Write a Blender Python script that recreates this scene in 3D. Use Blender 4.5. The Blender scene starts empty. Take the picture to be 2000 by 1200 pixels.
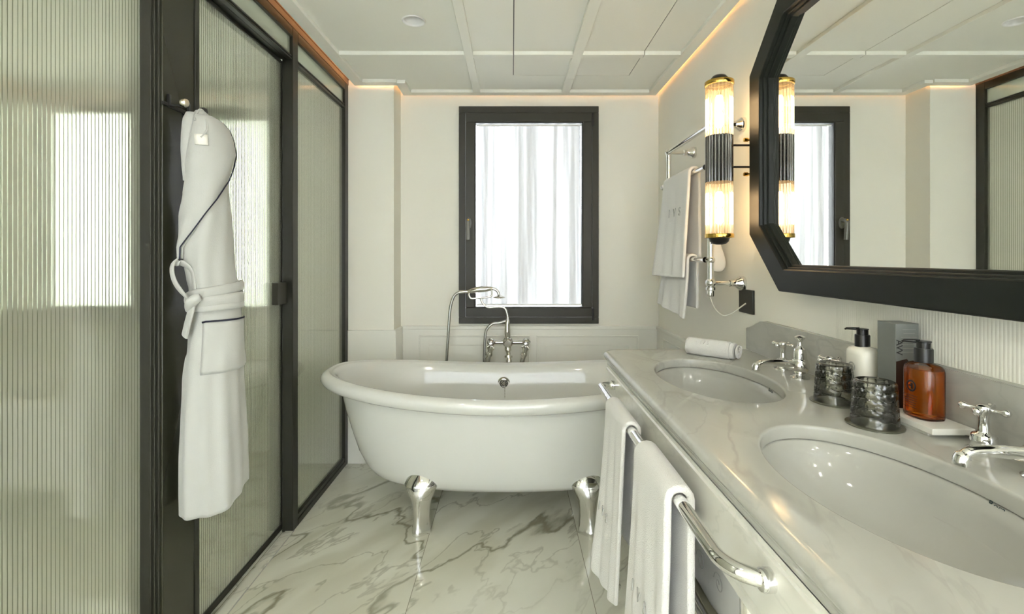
import bpy, bmesh, math, random
from mathutils import Vector, Matrix, noise
from math import sin, cos, pi, radians, atan2, sqrt, asin

random.seed(4)
scn = bpy.context.scene
COL = scn.collection
# ------------------------------------------------------------------ camera
cam_data = bpy.data.cameras.new('camera')
cam = bpy.data.objects.new('camera', cam_data)
COL.objects.link(cam)
CZ = 1.255
cam.location = (0, 0, CZ)
cam.rotation_euler = (pi / 2, 0, 0)
cam_data.sensor_width = 36
cam_data.lens = 945 / 2000 * 36
cam_data.shift_y = -97 / 2000
cam_data.clip_start = 0.02
scn.camera = cam
# ------------------------------------------------------------------ world and exposure
world = bpy.data.worlds.new('daylight')
scn.world = world
world.use_nodes = True
bg = world.node_tree.nodes['Background']
bg.inputs[0].default_value = (0.93, 0.97, 1.0, 1)
bg.inputs[1].default_value = 5.0
scn.view_settings.view_transform = 'Standard'
scn.view_settings.look = 'None'
scn.view_settings.gamma = 1
scn.view_settings.use_curve_mapping = False
scn.view_settings.exposure = 2.22


def area(name, loc, rot, sx, sy, power, color=(1, 1, 1), shape='RECTANGLE', portal=False, parent=None):
    l = bpy.data.lights.new(name, 'AREA')
    l.shape = shape
    l.size = sx
    l.size_y = sy
    l.energy = power
    l.color = color
    if portal:
        l.cycles.is_portal = True
    o = bpy.data.objects.new(name, l)
    o.location = loc
    o.rotation_euler = rot
    COL.objects.link(o)
    if parent:
        o.parent = parent
    return o


WARM = (1.0, 0.95, 0.86)
# sky portals in the window and the added rear fill opening
area('window_portal', (0.11, 3.27, 1.51), (radians(-90), 0, 0), 0.74, 1.28, 1, portal=True)
area('rear_fill_portal', (-0.02, -1.82, 1.2), (radians(90), 0, 0), 1.74, 2.1, 1, portal=True)


# ------------------------------------------------------------------ materials
def nt(name):
    m = bpy.data.materials.new(name)
    m.use_nodes = True
    t = m.node_tree
    return m, t, t.nodes, t.links, t.nodes['Principled BSDF']


def mat(name, col, rough=0.5, metal=0.0, spec=0.5, trans=0.0, ior=1.45, coat=0.0, coat_rough=0.05, bump=None, sheen=0.0, var=0.0):
    m, t, n, l, b = nt(name)
    b.inputs['Base Color'].default_value = (*col, 1)
    b.inputs['Roughness'].default_value = rough
    b.inputs['Metallic'].default_value = metal
    b.inputs['Specular IOR Level'].default_value = spec
    b.inputs['Transmission Weight'].default_value = trans
    b.inputs['IOR'].default_value = ior
    b.inputs['Coat Weight'].default_value = coat
    b.inputs['Coat Roughness'].default_value = coat_rough
    b.inputs['Sheen Weight'].default_value = sheen
    tc = n.new('ShaderNodeTexCoord')
    if var:
        nz = n.new('ShaderNodeTexNoise')
        nz.inputs['Scale'].default_value = 3
        l.new(tc.outputs['Object'], nz.inputs['Vector'])
        mx = n.new('ShaderNodeMixRGB')
        mx.inputs[1].default_value = (*[c * (1 - var) for c in col], 1)
        mx.inputs[2].default_value = (*[min(1, c * (1 + var)) for c in col], 1)
        l.new(nz.outputs['Fac'], mx.inputs[0])
        l.new(mx.outputs[0], b.inputs['Base Color'])
    if bump:
        scale, strength, dist = bump
        nz = n.new('ShaderNodeTexNoise')
        nz.inputs['Scale'].default_value = scale
        nz.inputs['Detail'].default_value = 4
        l.new(tc.outputs['Object'], nz.inputs['Vector'])
        bp = n.new('ShaderNodeBump')
        bp.inputs['Strength'].default_value = strength
        bp.inputs['Distance'].default_value = dist
        l.new(nz.outputs['Fac'], bp.inputs['Height'])
        l.new(bp.outputs['Normal'], b.inputs['Normal'])
    return m


M = {}
M['paint'] = mat('wall_paint', (0.90, 0.885, 0.785), 0.55, spec=0.3, bump=(60, 0.08, 0.002), var=0.01)
M['ceilpaint'] = mat('ceiling_paint', (0.90, 0.90, 0.815), 0.5, spec=0.3)
M['satin'] = mat('panelling_paint', (0.87, 0.865, 0.78), 0.32, spec=0.45)
M['black'] = mat('bronze_black_metal', (0.022, 0.022, 0.016), 0.34, spec=0.5, var=0.1)
M['frame_black'] = mat('mirror_frame_lacquer', (0.011, 0.013, 0.011), 0.42, spec=0.3)
M['post'] = mat('post_lacquer', (0.030, 0.030, 0.018), 0.22, spec=0.55)
M['bronze_trim'] = mat('bronze_trim', (0.11, 0.07, 0.045), 0.45)
M['window_grey'] = mat('window_grey', (0.050, 0.048, 0.038), 0.42, spec=0.35)
M['plate_grey'] = mat('grey_handle_metal', (0.20, 0.20, 0.18), 0.35, metal=0.4)
M['rubber'] = mat('black_gasket', (0.006, 0.006, 0.005), 0.6)
M['chrome'] = mat('polished_chrome', (0.80, 0.80, 0.79), 0.045, metal=1)
M['nickel'] = mat('polished_nickel', (0.66, 0.64, 0.58), 0.09, metal=1)
M['hose'] = mat('chrome_hose', (0.45, 0.45, 0.42), 0.25, metal=1)
M['brass'] = mat('polished_brass', (0.60, 0.40, 0.10), 0.16, metal=1)
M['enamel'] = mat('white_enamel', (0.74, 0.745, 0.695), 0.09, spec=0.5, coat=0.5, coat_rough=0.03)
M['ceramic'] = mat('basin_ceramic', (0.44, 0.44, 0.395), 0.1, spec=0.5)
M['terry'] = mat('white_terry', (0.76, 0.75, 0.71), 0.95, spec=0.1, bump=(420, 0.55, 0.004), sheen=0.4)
M['terry_edge'] = mat('terry_hem', (0.80, 0.78, 0.70), 0.9, spec=0.1, bump=(300, 0.3, 0.002))
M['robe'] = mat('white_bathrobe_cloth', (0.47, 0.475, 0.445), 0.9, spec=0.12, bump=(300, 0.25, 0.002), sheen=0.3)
M['navy'] = mat('navy_piping', (0.012, 0.014, 0.035), 0.6)
M['thread'] = mat('grey_thread', (0.50, 0.50, 0.47), 0.8)
M['matteblack'] = mat('matte_black_plastic', (0.012, 0.012, 0.012), 0.3)
M['plate'] = mat('black_socket_plate', (0.03, 0.03, 0.024), 0.4)
M['mirror'] = mat('mirror_silvering', (0.90, 0.91, 0.88), 0.0, metal=1)
M['lotion'] = mat('lotion_bottle', (0.78, 0.76, 0.66), 0.22, spec=0.5)
M['amber'] = mat('amber_hand_wash', (1.0, 0.33, 0.02), 0.03, trans=0.86, ior=1.36)
M['carton'] = mat('grey_carton', (0.17, 0.18, 0.165), 0.3, spec=0.5, bump=(150, 0.1, 0.001), var=0.15)
M['carton_dark'] = mat('carton_dark_brown', (0.03, 0.014, 0.008), 0.35)
M['print_black'] = mat('black_print', (0.01, 0.01, 0.01), 0.5)
M['print_grey'] = mat('grey_print', (0.35, 0.35, 0.30), 0.5)
M['blueprint'] = mat('dark_teal_print', (0.02, 0.05, 0.055), 0.4)
M['tray'] = mat('white_tray_resin', (0.80, 0.79, 0.72), 0.35)
M['coaster'] = mat('smoked_coaster', (0.10, 0.10, 0.07), 0.3)
M['band'] = mat('smoked_band', (0.02, 0.018, 0.014), 0.12, spec=1.0, coat=1.0, coat_rough=0.05)
M['cable'] = mat('cream_cable', (0.72, 0.70, 0.60), 0.5)
M['white_plastic'] = mat('white_fitting', (0.9, 0.9, 0.88), 0.4)
M['bag'] = mat('silver_grey_bag', (0.50, 0.50, 0.47), 0.55, bump=(25, 0.3, 0.01))
M['bagprint'] = mat('scroll_print', (0.36, 0.36, 0.34), 0.5)
M['shelfglass'] = mat('vanity_lower_shelf', (0.30, 0.29, 0.2), 0.3)


def emis(name, col, s):
    m = bpy.data.materials.new(name)
    m.use_nodes = True
    n = m.node_tree.nodes
    n.clear()
    e = n.new('ShaderNodeEmission')
    e.inputs[0].default_value = (*col, 1)
    e.inputs[1].default_value = s
    o = n.new('ShaderNodeOutputMaterial')
    m.node_tree.links.new(e.outputs[0], o.inputs[0])
    return m


M['led'] = emis('warm_led', (1.0, 0.50, 0.22), 6.5)
M['bulb'] = emis('filament_bulb', (1.0, 0.69, 0.36), 7.5)


def thin_glass(name, tint, extra_translucent=0.0, tcol=(1, 1, 1), ior=1.45, rough=0.02):
    m = bpy.data.materials.new(name)
    m.use_nodes = True
    t = m.node_tree
    n, l = t.nodes, t.links
    n.clear()
    tr = n.new('ShaderNodeBsdfTransparent')
    tr.inputs[0].default_value = (*tint, 1)
    gl = n.new('ShaderNodeBsdfGlossy')
    gl.inputs['Roughness'].default_value = rough
    fr = n.new('ShaderNodeFresnel')
    fr.inputs[0].default_value = ior
    mx = n.new('ShaderNodeMixShader')
    l.new(fr.outputs[0], mx.inputs[0])
    last = tr
    if extra_translucent:
        tl = n.new('ShaderNodeBsdfTranslucent')
        tl.inputs[0].default_value = (*tcol, 1)
        m2 = n.new('ShaderNodeMixShader')
        m2.inputs[0].default_value = extra_translucent
        l.new(tr.outputs[0], m2.inputs[1])
        l.new(tl.outputs[0], m2.inputs[2])
        last = m2
    l.new(last.outputs[0], mx.inputs[1])
    l.new(gl.outputs[0], mx.inputs[2])
    o = n.new('ShaderNodeOutputMaterial')
    l.new(mx.outputs[0], o.inputs[0])
    return m


M['pane'] = thin_glass('clear_pane', (0.97, 0.98, 0.98))
M['sconce_glass'] = thin_glass('ribbed_lamp_glass', (1.0, 0.96, 0.90), 0.2, (1.0, 0.86, 0.64), ior=1.5, rough=0.08)
M['smoke'] = thin_glass('smoked_tumbler_glass', (0.84, 0.84, 0.79), ior=1.95, rough=0.02)
M['clearbottle'] = thin_glass('clear_bottle_glass', (0.96, 0.95, 0.9), ior=1.5)


def nmath(n, l, op, a, b=None, c=None):
    x = n.new('ShaderNodeMath')
    x.operation = op
    for i, v in enumerate((a, b, c)):
        if v is None:
            continue
        if isinstance(v, (int, float)):
            x.inputs[i].default_value = v
        else:
            l.new(v, x.inputs[i])
    return x.outputs[0]


# frosted fluted glass: clear reflecting skin over a frosted body
def frosted(name, col, tl_frac, rough, ior=1.6, grough=0.05):
    m = bpy.data.materials.new(name)
    m.use_nodes = True
    t = m.node_tree
    n, l = t.nodes, t.links
    n.clear()
    tl = n.new('ShaderNodeBsdfTranslucent')
    tl.inputs[0].default_value = (*col, 1)
    rf = n.new('ShaderNodeBsdfRefraction')
    rf.inputs['Color'].default_value = (*col, 1)
    rf.inputs['Roughness'].default_value = rough
    rf.inputs['IOR'].default_value = 1.12
    df = n.new('ShaderNodeBsdfDiffuse')
    df.inputs[0].default_value = (*col, 1)
    m1 = n.new('ShaderNodeMixShader')
    m1.inputs[0].default_value = tl_frac
    l.new(rf.outputs[0], m1.inputs[1])
    l.new(tl.outputs[0], m1.inputs[2])
    m2 = n.new('ShaderNodeMixShader')
    m2.inputs[0].default_value = 0.12
    l.new(m1.outputs[0], m2.inputs[1])
    l.new(df.outputs[0], m2.inputs[2])
    gl = n.new('ShaderNodeBsdfGlossy')
    gl.inputs['Roughness'].default_value = grough
    # Schlick reflectance, the same from both sides of the pane
    f0 = ((ior - 1) / (ior + 1)) ** 2
    g = n.new('ShaderNodeNewGeometry')
    dt = n.new('ShaderNodeVectorMath')
    dt.operation = 'DOT_PRODUCT'
    l.new(g.outputs['Normal'], dt.inputs[0])
    l.new(g.outputs['Incoming'], dt.inputs[1])
    c = nmath(n, l, 'SUBTRACT', 1.0, nmath(n, l, 'ABSOLUTE', dt.outputs['Value']))
    fac = nmath(n, l, 'ADD', nmath(n, l, 'MULTIPLY', nmath(n, l, 'POWER', c, 5.0), 1 - f0), f0)
    m3 = n.new('ShaderNodeMixShader')
    l.new(fac, m3.inputs[0])
    l.new(m2.outputs[0], m3.inputs[1])
    l.new(gl.outputs[0], m3.inputs[2])
    o = n.new('ShaderNodeOutputMaterial')
    l.new(m3.outputs[0], o.inputs[0])
    return m


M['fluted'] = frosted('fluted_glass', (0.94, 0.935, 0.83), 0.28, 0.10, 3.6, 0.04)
M['fluted_groove_darkened'] = frosted('fluted_glass_groove_darkened', (0.36, 0.37, 0.29), 0.25, 0.15, 1.5, 0.12)  # darkened grooves: refracted dark lines put into the colour
M['transom'] = frosted('transom_glass', (0.80, 0.82, 0.72), 0.7, 0.2, 2.6, 0.03)


# curtain
def curtain_mat(name='sheer_curtain_cloth', lo=0.90, hi=0.980):
    m = bpy.data.materials.new(name)
    m.use_nodes = True
    t = m.node_tree
    n, l = t.nodes, t.links
    n.clear()
    tl = n.new('ShaderNodeBsdfTranslucent')
    tl.inputs[0].default_value = (0.93, 0.93, 0.95, 1)
    df = n.new('ShaderNodeBsdfDiffuse')
    df.inputs[0].default_value = (0.78, 0.79, 0.82, 1)
    mx = n.new('ShaderNodeMixShader')
    # gathered cloth: tight folds are denser and let less light through
    g = n.new('ShaderNodeNewGeometry')
    mp = n.new('ShaderNodeMapping')
    mp.inputs['Rotation'].default_value = (0, radians(2.5), 0)
    mp.inputs['Scale'].default_value = (22, 1, 0.4)
    l.new(g.outputs['Position'], mp.inputs[0])
    nz = n.new('ShaderNodeTexNoise')
    nz.inputs['Scale'].default_value = 1.0
    nz.inputs['Detail'].default_value = 1.6
    nz.inputs['Distortion'].default_value = 0.4
    l.new(mp.outputs[0], nz.inputs['Vector'])
    mr = n.new('ShaderNodeMapRange')
    mr.inputs['From Min'].default_value = 0.36
    mr.inputs['From Max'].default_value = 0.62
    mr.inputs['To Min'].default_value = lo
    mr.inputs['To Max'].default_value = hi
    l.new(nz.outputs['Fac'], mr.inputs['Value'])
    l.new(mr.outputs[0], mx.inputs[0])
    l.new(tl.outputs[0], mx.inputs[1])
    l.new(df.outputs[0], mx.inputs[2])
    o = n.new('ShaderNodeOutputMaterial')
    l.new(mx.outputs[0], o.inputs[0])
    return m


M['curtain'] = curtain_mat()
M['frost'] = frosted('added_window_frost', (0.73, 0.76, 0.76), 1.0, 0.3, 1.45, 0.2)
M['rear_fill_cloth'] = curtain_mat('fill_voile_cloth', 0.40, 0.50)


def marble(name, base, vein, vein2, scale, rot, stretch, rough, width=0.02, tiled=False, soft=0.5, distort=1.2, coat=0.0):
    m, t, n, l, b = nt(name)
    g = n.new('ShaderNodeNewGeometry')
    pos = g.outputs['Position']
    if tiled:
        sx = n.new('ShaderNodeSeparateXYZ')
        l.new(pos, sx.inputs[0])
        u = nmath(n, l, 'DIVIDE', nmath(n, l, 'ADD', sx.outputs[0], 0.375), 0.672)
        fl = nmath(n, l, 'FLOOR', u)
        v = nmath(n, l, 'DIVIDE', nmath(n, l, 'ADD', sx.outputs[1], 0.9), 2.02)
        fv = nmath(n, l, 'FLOOR', v)
        cb = n.new('ShaderNodeCombineXYZ')
        l.new(nmath(n, l, 'MULTIPLY', fl, 3.7), cb.inputs[0])
        l.new(nmath(n, l, 'ADD', nmath(n, l, 'MULTIPLY', fl, 1.3), nmath(n, l, 'MULTIPLY', fv, 5.1)), cb.inputs[1])
        va = n.new('ShaderNodeVectorMath')
        l.new(pos, va.inputs[0])
        l.new(cb.outputs[0], va.inputs[1])
        src = va.outputs[0]
    else:
        src = pos
    mp = n.new('ShaderNodeMapping')
    mp.vector_type = 'TEXTURE'
    mp.inputs['Rotation'].default_value = (0, 0, radians(rot))
    mp.inputs['Scale'].default_value = (stretch, 1, 1)
    l.new(src, mp.inputs[0])
    # domain warp
    nz = n.new('ShaderNodeTexNoise')
    nz.inputs['Scale'].default_value = scale * 1.6
    nz.inputs['Detail'].default_value = 6
    l.new(mp.outputs[0], nz.inputs['Vector'])
    sub = n.new('ShaderNodeVectorMath')
    sub.operation = 'SUBTRACT'
    sub.inputs[1].default_value = (0.5, 0.5, 0.5)
    l.new(nz.outputs['Color'], sub.inputs[0])
    sc = n.new('ShaderNodeVectorMath')
    sc.operation = 'SCALE'
    sc.inputs['Scale'].default_value = distort / scale * 0.5
    l.new(sub.outputs[0], sc.inputs[0])
    ad = n.new('ShaderNodeVectorMath')
    l.new(mp.outputs[0], ad.inputs[0])
    l.new(sc.outputs[0], ad.inputs[1])

    def veins(s, w, detail):
        q = n.new('ShaderNodeTexNoise')
        q.inputs['Scale'].default_value = s
        q.inputs['Detail'].default_value = detail
        q.inputs['Roughness'].default_value = 0.5
        l.new(ad.outputs[0], q.inputs['Vector'])
        d = nmath(n, l, 'ABSOLUTE', nmath(n, l, 'SUBTRACT', q.outputs['Fac'], 0.5))
        mr = n.new('ShaderNodeMapRange')
        mr.interpolation_type = 'SMOOTHSTEP'
        mr.inputs['From Min'].default_value = 0
        mr.inputs['From Max'].default_value = w
        mr.inputs['To Min'].default_value = 1
        mr.inputs['To Max'].default_value = 0
        l.new(d, mr.inputs['Value'])
        return mr.outputs[0]

    mask = n.new('ShaderNodeTexNoise')
    mask.inputs['Scale'].default_value = scale * 0.9
    mask.inputs['Detail'].default_value = 2
    l.new(mp.outputs[0], mask.inputs['Vector'])
    mk = n.new('ShaderNodeMapRange')
    mk.inputs['From Min'].default_value = 0.37
    mk.inputs['From Max'].default_value = 0.57
    l.new(mask.outputs['Fac'], mk.inputs['Value'])
    v1 = veins(scale, width, 3)
    v2 = veins(scale * 2.3, width * 1.2, 4)
    v3 = veins(scale * 0.8, width * 6, 3)
    cloud = n.new('ShaderNodeTexNoise')
    cloud.inputs['Scale'].default_value = scale * 1.5
    cloud.inputs['Detail'].default_value = 5
    l.new(ad.outputs[0], cloud.inputs['Vector'])
    mk1 = nmath(n, l, 'ADD', nmath(n, l, 'MULTIPLY', mk.outputs[0], 0.75), 0.25)
    a1 = nmath(n, l, 'MULTIPLY', v1, mk1)
    a2 = nmath(n, l, 'MULTIPLY', nmath(n, l, 'MULTIPLY', v2, mk.outputs[0]), 0.55)
    a3 = nmath(n, l, 'MULTIPLY', nmath(n, l, 'MULTIPLY', v3, mk.outputs[0]), soft)
    hard = nmath(n, l, 'MAXIMUM', a1, a2)
    c1 = n.new('ShaderNodeMixRGB')
    c1.inputs[1].default_value = (*base, 1)
    c1.inputs[2].default_value = (*vein2, 1)
    l.new(nmath(n, l, 'ADD', a3, nmath(n, l, 'MULTIPLY', nmath(n, l, 'SUBTRACT', cloud.outputs['Fac'], 0.45), 0.35)), c1.inputs[0])
    c1.use_clamp = True
    c2 = n.new('ShaderNodeMixRGB')
    c2.inputs[2].default_value = (*vein, 1)
    l.new(c1.outputs[0], c2.inputs[1])
    l.new(nmath(n, l, 'MULTIPLY', hard, 0.85), c2.inputs[0])
    out = c2.outputs[0]
    if tiled:
        fr = nmath(n, l, 'FRACT', u)
        fr2 = nmath(n, l, 'FRACT', v)
        j1 = nmath(n, l, 'LESS_THAN', nmath(n, l, 'ABSOLUTE', nmath(n, l, 'SUBTRACT', fr, 0.5)), 0.4983)
        j2 = nmath(n, l, 'LESS_THAN', nmath(n, l, 'ABSOLUTE', nmath(n, l, 'SUBTRACT', fr2, 0.5)), 0.4994)
        j = nmath(n, l, 'MULTIPLY', j1, j2)
        c3 = n.new('ShaderNodeMixRGB')
        c3.inputs[1].default_value = (0.26, 0.25, 0.18, 1)
        l.new(out, c3.inputs[2])
        l.new(j, c3.inputs[0])
        out = c3.outputs[0]
    l.new(out, b.inputs['Base Color'])
    b.inputs['Roughness'].default_value = rough
    b.inputs['Coat Weight'].default_value = coat
    return m


M['floor'] = marble('calacatta_floor_tile', (0.76, 0.76, 0.65), (0.24, 0.23, 0.15), (0.50, 0.49, 0.36), 1.8, 52, 2.6, 0.07, 0.013, tiled=True, soft=0.5, distort=1.25)
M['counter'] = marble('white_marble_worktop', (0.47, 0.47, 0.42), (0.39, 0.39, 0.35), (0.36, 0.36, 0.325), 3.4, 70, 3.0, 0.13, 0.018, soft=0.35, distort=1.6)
M['apron'] = marble('marble_apron_lightened', (0.84, 0.83, 0.75), (0.70, 0.70, 0.63), (0.72, 0.72, 0.65), 3.4, 70, 3.0, 0.14, 0.018, soft=0.35, distort=1.6)  # worktop marble lightened: the side light is put into its colour
M['kerb'] = marble('marble_kerb', (0.70, 0.69, 0.60), (0.5, 0.49, 0.42), (0.6, 0.59, 0.5), 3.0, 40, 2, 0.1, 0.01)


def reeded():
    m, t, n, l, b = nt('reeded_wall_paint')
    b.inputs['Base Color'].default_value = (0.90, 0.885, 0.785, 1)
    b.inputs['Roughness'].default_value = 0.5
    g = n.new('ShaderNodeNewGeometry')
    sx = n.new('ShaderNodeSeparateXYZ')
    l.new(g.outputs['Position'], sx.inputs[0])
    w = nmath(n, l, 'ABSOLUTE', nmath(n, l, 'SINE', nmath(n, l, 'MULTIPLY', sx.outputs[1], pi / 0.008)))
    # the reeding stops where the plain wall by the window begins
    near = nmath(n, l, 'LESS_THAN', sx.outputs[1], 1.42)
    h = nmath(n, l, 'MULTIPLY', w, near)
    bp = n.new('ShaderNodeBump')
    bp.inputs['Strength'].default_value = 0.55
    bp.inputs['Distance'].default_value = 0.0008
    l.new(h, bp.inputs['Height'])
    l.new(bp.outputs['Normal'], b.inputs['Normal'])
    return m


M['reeded'] = reeded()


# ------------------------------------------------------------------ helpers
def PX(px, py, Y):
    return Vector(((px - 1000) * Y / 945, Y, CZ - (py - 503) * Y / 945))


def tag(o, label=None, cat=None, group=None, kind=None):
    if label: o['label'] = label
    if cat: o['category'] = cat
    if group: o['group'] = group
    if kind: o['kind'] = kind
    return o


def obj(name, bm, m, parent=None, smooth=None, mods=()):
    bmesh.ops.recalc_face_normals(bm, faces=bm.faces[:])
    me = bpy.data.meshes.new(name)
    bm.to_mesh(me)
    bm.free()
    ms = m if isinstance(m, (list, tuple)) else [m]
    for k in ms:
        me.materials.append(M[k] if isinstance(k, str) else k)
    if smooth is not None:
        for p in me.polygons:
            p.use_smooth = True
        if smooth < 180:
            me.set_sharp_from_angle(angle=radians(smooth))
    o = bpy.data.objects.new(name, me)
    COL.objects.link(o)
    if parent is not None:
        o.parent = parent
        o.matrix_parent_inverse = Matrix.Translation(parent.location).inverted()
    for typ, kw in mods:
        md = o.modifiers.new(typ.lower(), typ)
        for k, v in kw.items():
            setattr(md, k, v)
    return o


def thing(name, loc, label, cat, group=None):
    o = bpy.data.objects.new(name, None)
    o.location = loc
    o.empty_display_size = 0.05
    COL.objects.link(o)
    return tag(o, label, cat, group)


def BM():
    return bmesh.new()


def box(bm, x0, x1, y0, y1, z0, z1, bev=0.0, seg=2):
    v = [bm.verts.new((x, y, z)) for x in (x0, x1) for y in (y0, y1) for z in (z0, z1)]
    fs = [bm.faces.new([v[i] for i in q]) for q in ((0, 1, 3, 2), (4, 6, 7, 5), (0, 4, 5, 1), (2, 3, 7, 6), (0, 2, 6, 4), (1, 5, 7, 3))]
    if bev:
        es = list({e for f in fs for e in f.edges})
        bmesh.ops.bevel(bm, geom=es, offset=bev, segments=seg, affect='EDGES', profile=0.5)
    return bm


def smooth_path(pts, sub=6):
    P = [Vector(p) for p in pts]
    out = []
    for i in range(len(P) - 1):
        p0 = P[max(i - 1, 0)]
        p1, p2 = P[i], P[i + 1]
        p3 = P[min(i + 2, len(P) - 1)]
        for k in range(sub):
            t = k / sub
            out.append(0.5 * ((2 * p1) + (p2 - p0) * t + (2 * p0 - 5 * p1 + 4 * p2 - p3) * t * t + (3 * p1 - p0 - 3 * p2 + p3) * t ** 3))
    out.append(P[-1])
    return out


def tube(bm, pts, r, seg=12, closed=False, cap=True, flat=None, up=None):
    """sweep a circle (or ellipse: flat=(ra, rb)) along points; r scalar or list"""
    P = [Vector(p) for p in pts]
    n = len(P)
    T = []
    for i in range(n):
        a = P[(i - 1) % n] if (closed or i > 0) else P[0]
        b = P[(i + 1) % n] if (closed or i < n - 1) else P[-1]
        T.append((b - a).normalized())
    ref = Vector(up) if up else (Vector((0, 0, 1)) if abs(T[0].z) < 0.9 else Vector((1, 0, 0)))
    nrm = (ref - T[0] * ref.dot(T[0])).normalized()
    rings = []
    for i in range(n):
        if up:
            nrm = (ref - T[i] * ref.dot(T[i]))
        else:
            nrm = (nrm - T[i] * nrm.dot(T[i]))
        nrm.normalize()
        bn = T[i].cross(nrm)
        rr = r[i] if isinstance(r, (list, tuple)) else r
        fa, fb = flat if flat else (1, 1)
        rings.append([bm.verts.new(P[i] + nrm * (cos(2 * pi * k / seg) * rr * fa) + bn * (sin(2 * pi * k / seg) * rr * fb)) for k in range(seg)])
    rng = range(n) if closed else range(n - 1)
    for i in rng:
        a, b = rings[i], rings[(i + 1) % n]
        for k in range(seg):
            bm.faces.new((a[k], a[(k + 1) % seg], b[(k + 1) % seg], b[k]))
    if cap and not closed:
        bm.faces.new(rings[0][::-1])
        bm.faces.new(rings[-1])
    return bm


def loft(bm, rings, closed=True, cap0=True, cap1=True):
    R = [[bm.verts.new(p) for p in ring] for ring in rings]
    m = len(R[0])
    for a, b in zip(R, R[1:]):
        for k in range(m if closed else m - 1):
            bm.faces.new((a[k], a[(k + 1) % m], b[(k + 1) % m], b[k]))
    if cap0: bm.faces.new(R[0][::-1])
    if cap1: bm.faces.new(R[-1])
    return R


def lathe(bm, prof, c=(0, 0, 0), seg=32, axis='z', sx=1, sy=1, fn=None, cap=True):
    """prof: list of (r, h)"""
    c = Vector(c)
    rings = []
    for r, h in prof:
        ring = []
        for k in range(seg):
            a = 2 * pi * k / seg
            rr = r * (fn(a, h) if fn else 1)
            u, v = rr * cos(a) * sx, rr * sin(a) * sy
            if axis == 'z': p = Vector((u, v, h))
            elif axis == 'x': p = Vector((h, u, v))
            else: p = Vector((u, h, v))
            ring.append(c + p)
        rings.append(ring)
    return loft(bm, rings, True, cap, cap)


def prism(bm, poly, f0, f1):
    """extrude polygon: f0/f1 map (u,v)->xyz for the two ends"""
    a = [bm.verts.new(f0(*p)) for p in poly]
    b = [bm.verts.new(f1(*p)) for p in poly]
    n = len(poly)
    for k in range(n):
        bm.faces.new((a[k], a[(k + 1) % n], b[(k + 1) % n], b[k]))
    bm.faces.new(a[::-1])
    bm.faces.new(b)
    return bm


def sphere(bm, c, r, seg=16, sc=(1, 1, 1)):
    prof = []
    n = seg // 2
    rings = []
    for i in range(1, n):
        a = pi * i / n
        rings.append([Vector(c) + Vector((sin(a) * cos(2 * pi * k / seg) * r * sc[0], sin(a) * sin(2 * pi * k / seg) * r * sc[1], cos(a) * r * sc[2])) for k in range(seg)])
    loft(bm, rings)
    return bm


def text_obj(name, s, size, mtx, m, parent, extrude=0.0003, spacing=1.0):
    cu = bpy.data.curves.new(name, 'FONT')
    cu.body = s
    cu.size = size
    cu.extrude = extrude
    cu.align_x = 'CENTER'
    cu.align_y = 'CENTER'
    cu.space_character = spacing
    tmp = bpy.data.objects.new(name, cu)
    COL.objects.link(tmp)
    bpy.context.view_layer.update()
    dg = bpy.context.evaluated_depsgraph_get()
    me = bpy.data.meshes.new_from_object(tmp.evaluated_get(dg))
    bpy.data.objects.remove(tmp)
    me.transform(mtx)
    me.materials.clear()
    me.materials.append(M[m])
    o = bpy.data.objects.new(name, me)
    COL.objects.link(o)
    if parent is not None:
        o.parent = parent
        o.matrix_parent_inverse = Matrix.Translation(parent.location).inverted()
    return o


def basis(x, y, o):
    x = Vector(x).normalized()
    y = Vector(y).normalized()
    z = x.cross(y)
    return Matrix(((x.x, y.x, z.x, o[0]), (x.y, y.y, z.y, o[1]), (x.z, y.z, z.z, o[2]), (0, 0, 0, 1)))


def copy_tree(root, delta, label=None, group=None):
    r = root.copy()
    COL.objects.link(r)
    r.location = root.location + Vector(delta)
    if label: r['label'] = label
    if group: r['group'] = group
    for ch in list(root.children):
        c = ch.copy()
        COL.objects.link(c)
        c.parent = r
        for g in list(ch.children):
            d = g.copy()
            COL.objects.link(d)
            d.parent = c
    return r


def struct(name, bm, m, parent=None, **k):
    o = obj(name, bm, m, parent, **k)
    if parent is None: o['kind'] = 'structure'
    return o


XW = 0.95      # right wall
YB = 3.14      # back wall
CT = 0.892     # worktop height
ZC = 2.30      # underside of the ceiling border

# ------------------------------------------------------------------ the setting
struct('floor', box(BM(), -3.3, 1.05, -1.7, 3.3, -0.05, 0.0), 'floor')
# back wall with the window opening (-0.30..0.52, 0.86..2.19)
bm = BM()
wx0, wx1, wz0, wz1 = -0.315, 0.53, 0.853, 2.20
SW = ((-3.04, -2.38, 0.87, 2.26), (-1.93, -1.53, 0.90, 2.18))     # added shower windows, for the bright shapes in the glass
box(bm, -3.3, -3.04, YB, YB + 0.2, 0, 2.5)
box(bm, -2.38, -1.93, YB, YB + 0.2, 0, 2.5)
box(bm, -1.53, wx0, YB, YB + 0.2, 0, 2.5)
for q in SW:
    box(bm, q[0], q[1], YB, YB + 0.2, 0, q[2])
    box(bm, q[0], q[1], YB, YB + 0.2, q[3], 2.5)
box(bm, wx1, 1.05, YB, YB + 0.2, 0, 2.5)
box(bm, wx0, wx1, YB, YB + 0.2, 0, wz0)
box(bm, wx0, wx1, YB, YB + 0.2, wz1, 2.5)
struct('wall_back', bm, 'paint')
bm = box(BM(), -1.06, -0.722, 2.956, YB, 0, 2.5)
struct('wall_column', bm, 'paint')
struct('wall_right', box(BM(), XW, XW + 0.1, -1.7, YB, 0, 2.5), 'reeded')
bm = BM()
box(bm, -1.15, -0.9, -1.8, -1.7, 0, 2.5)
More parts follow.
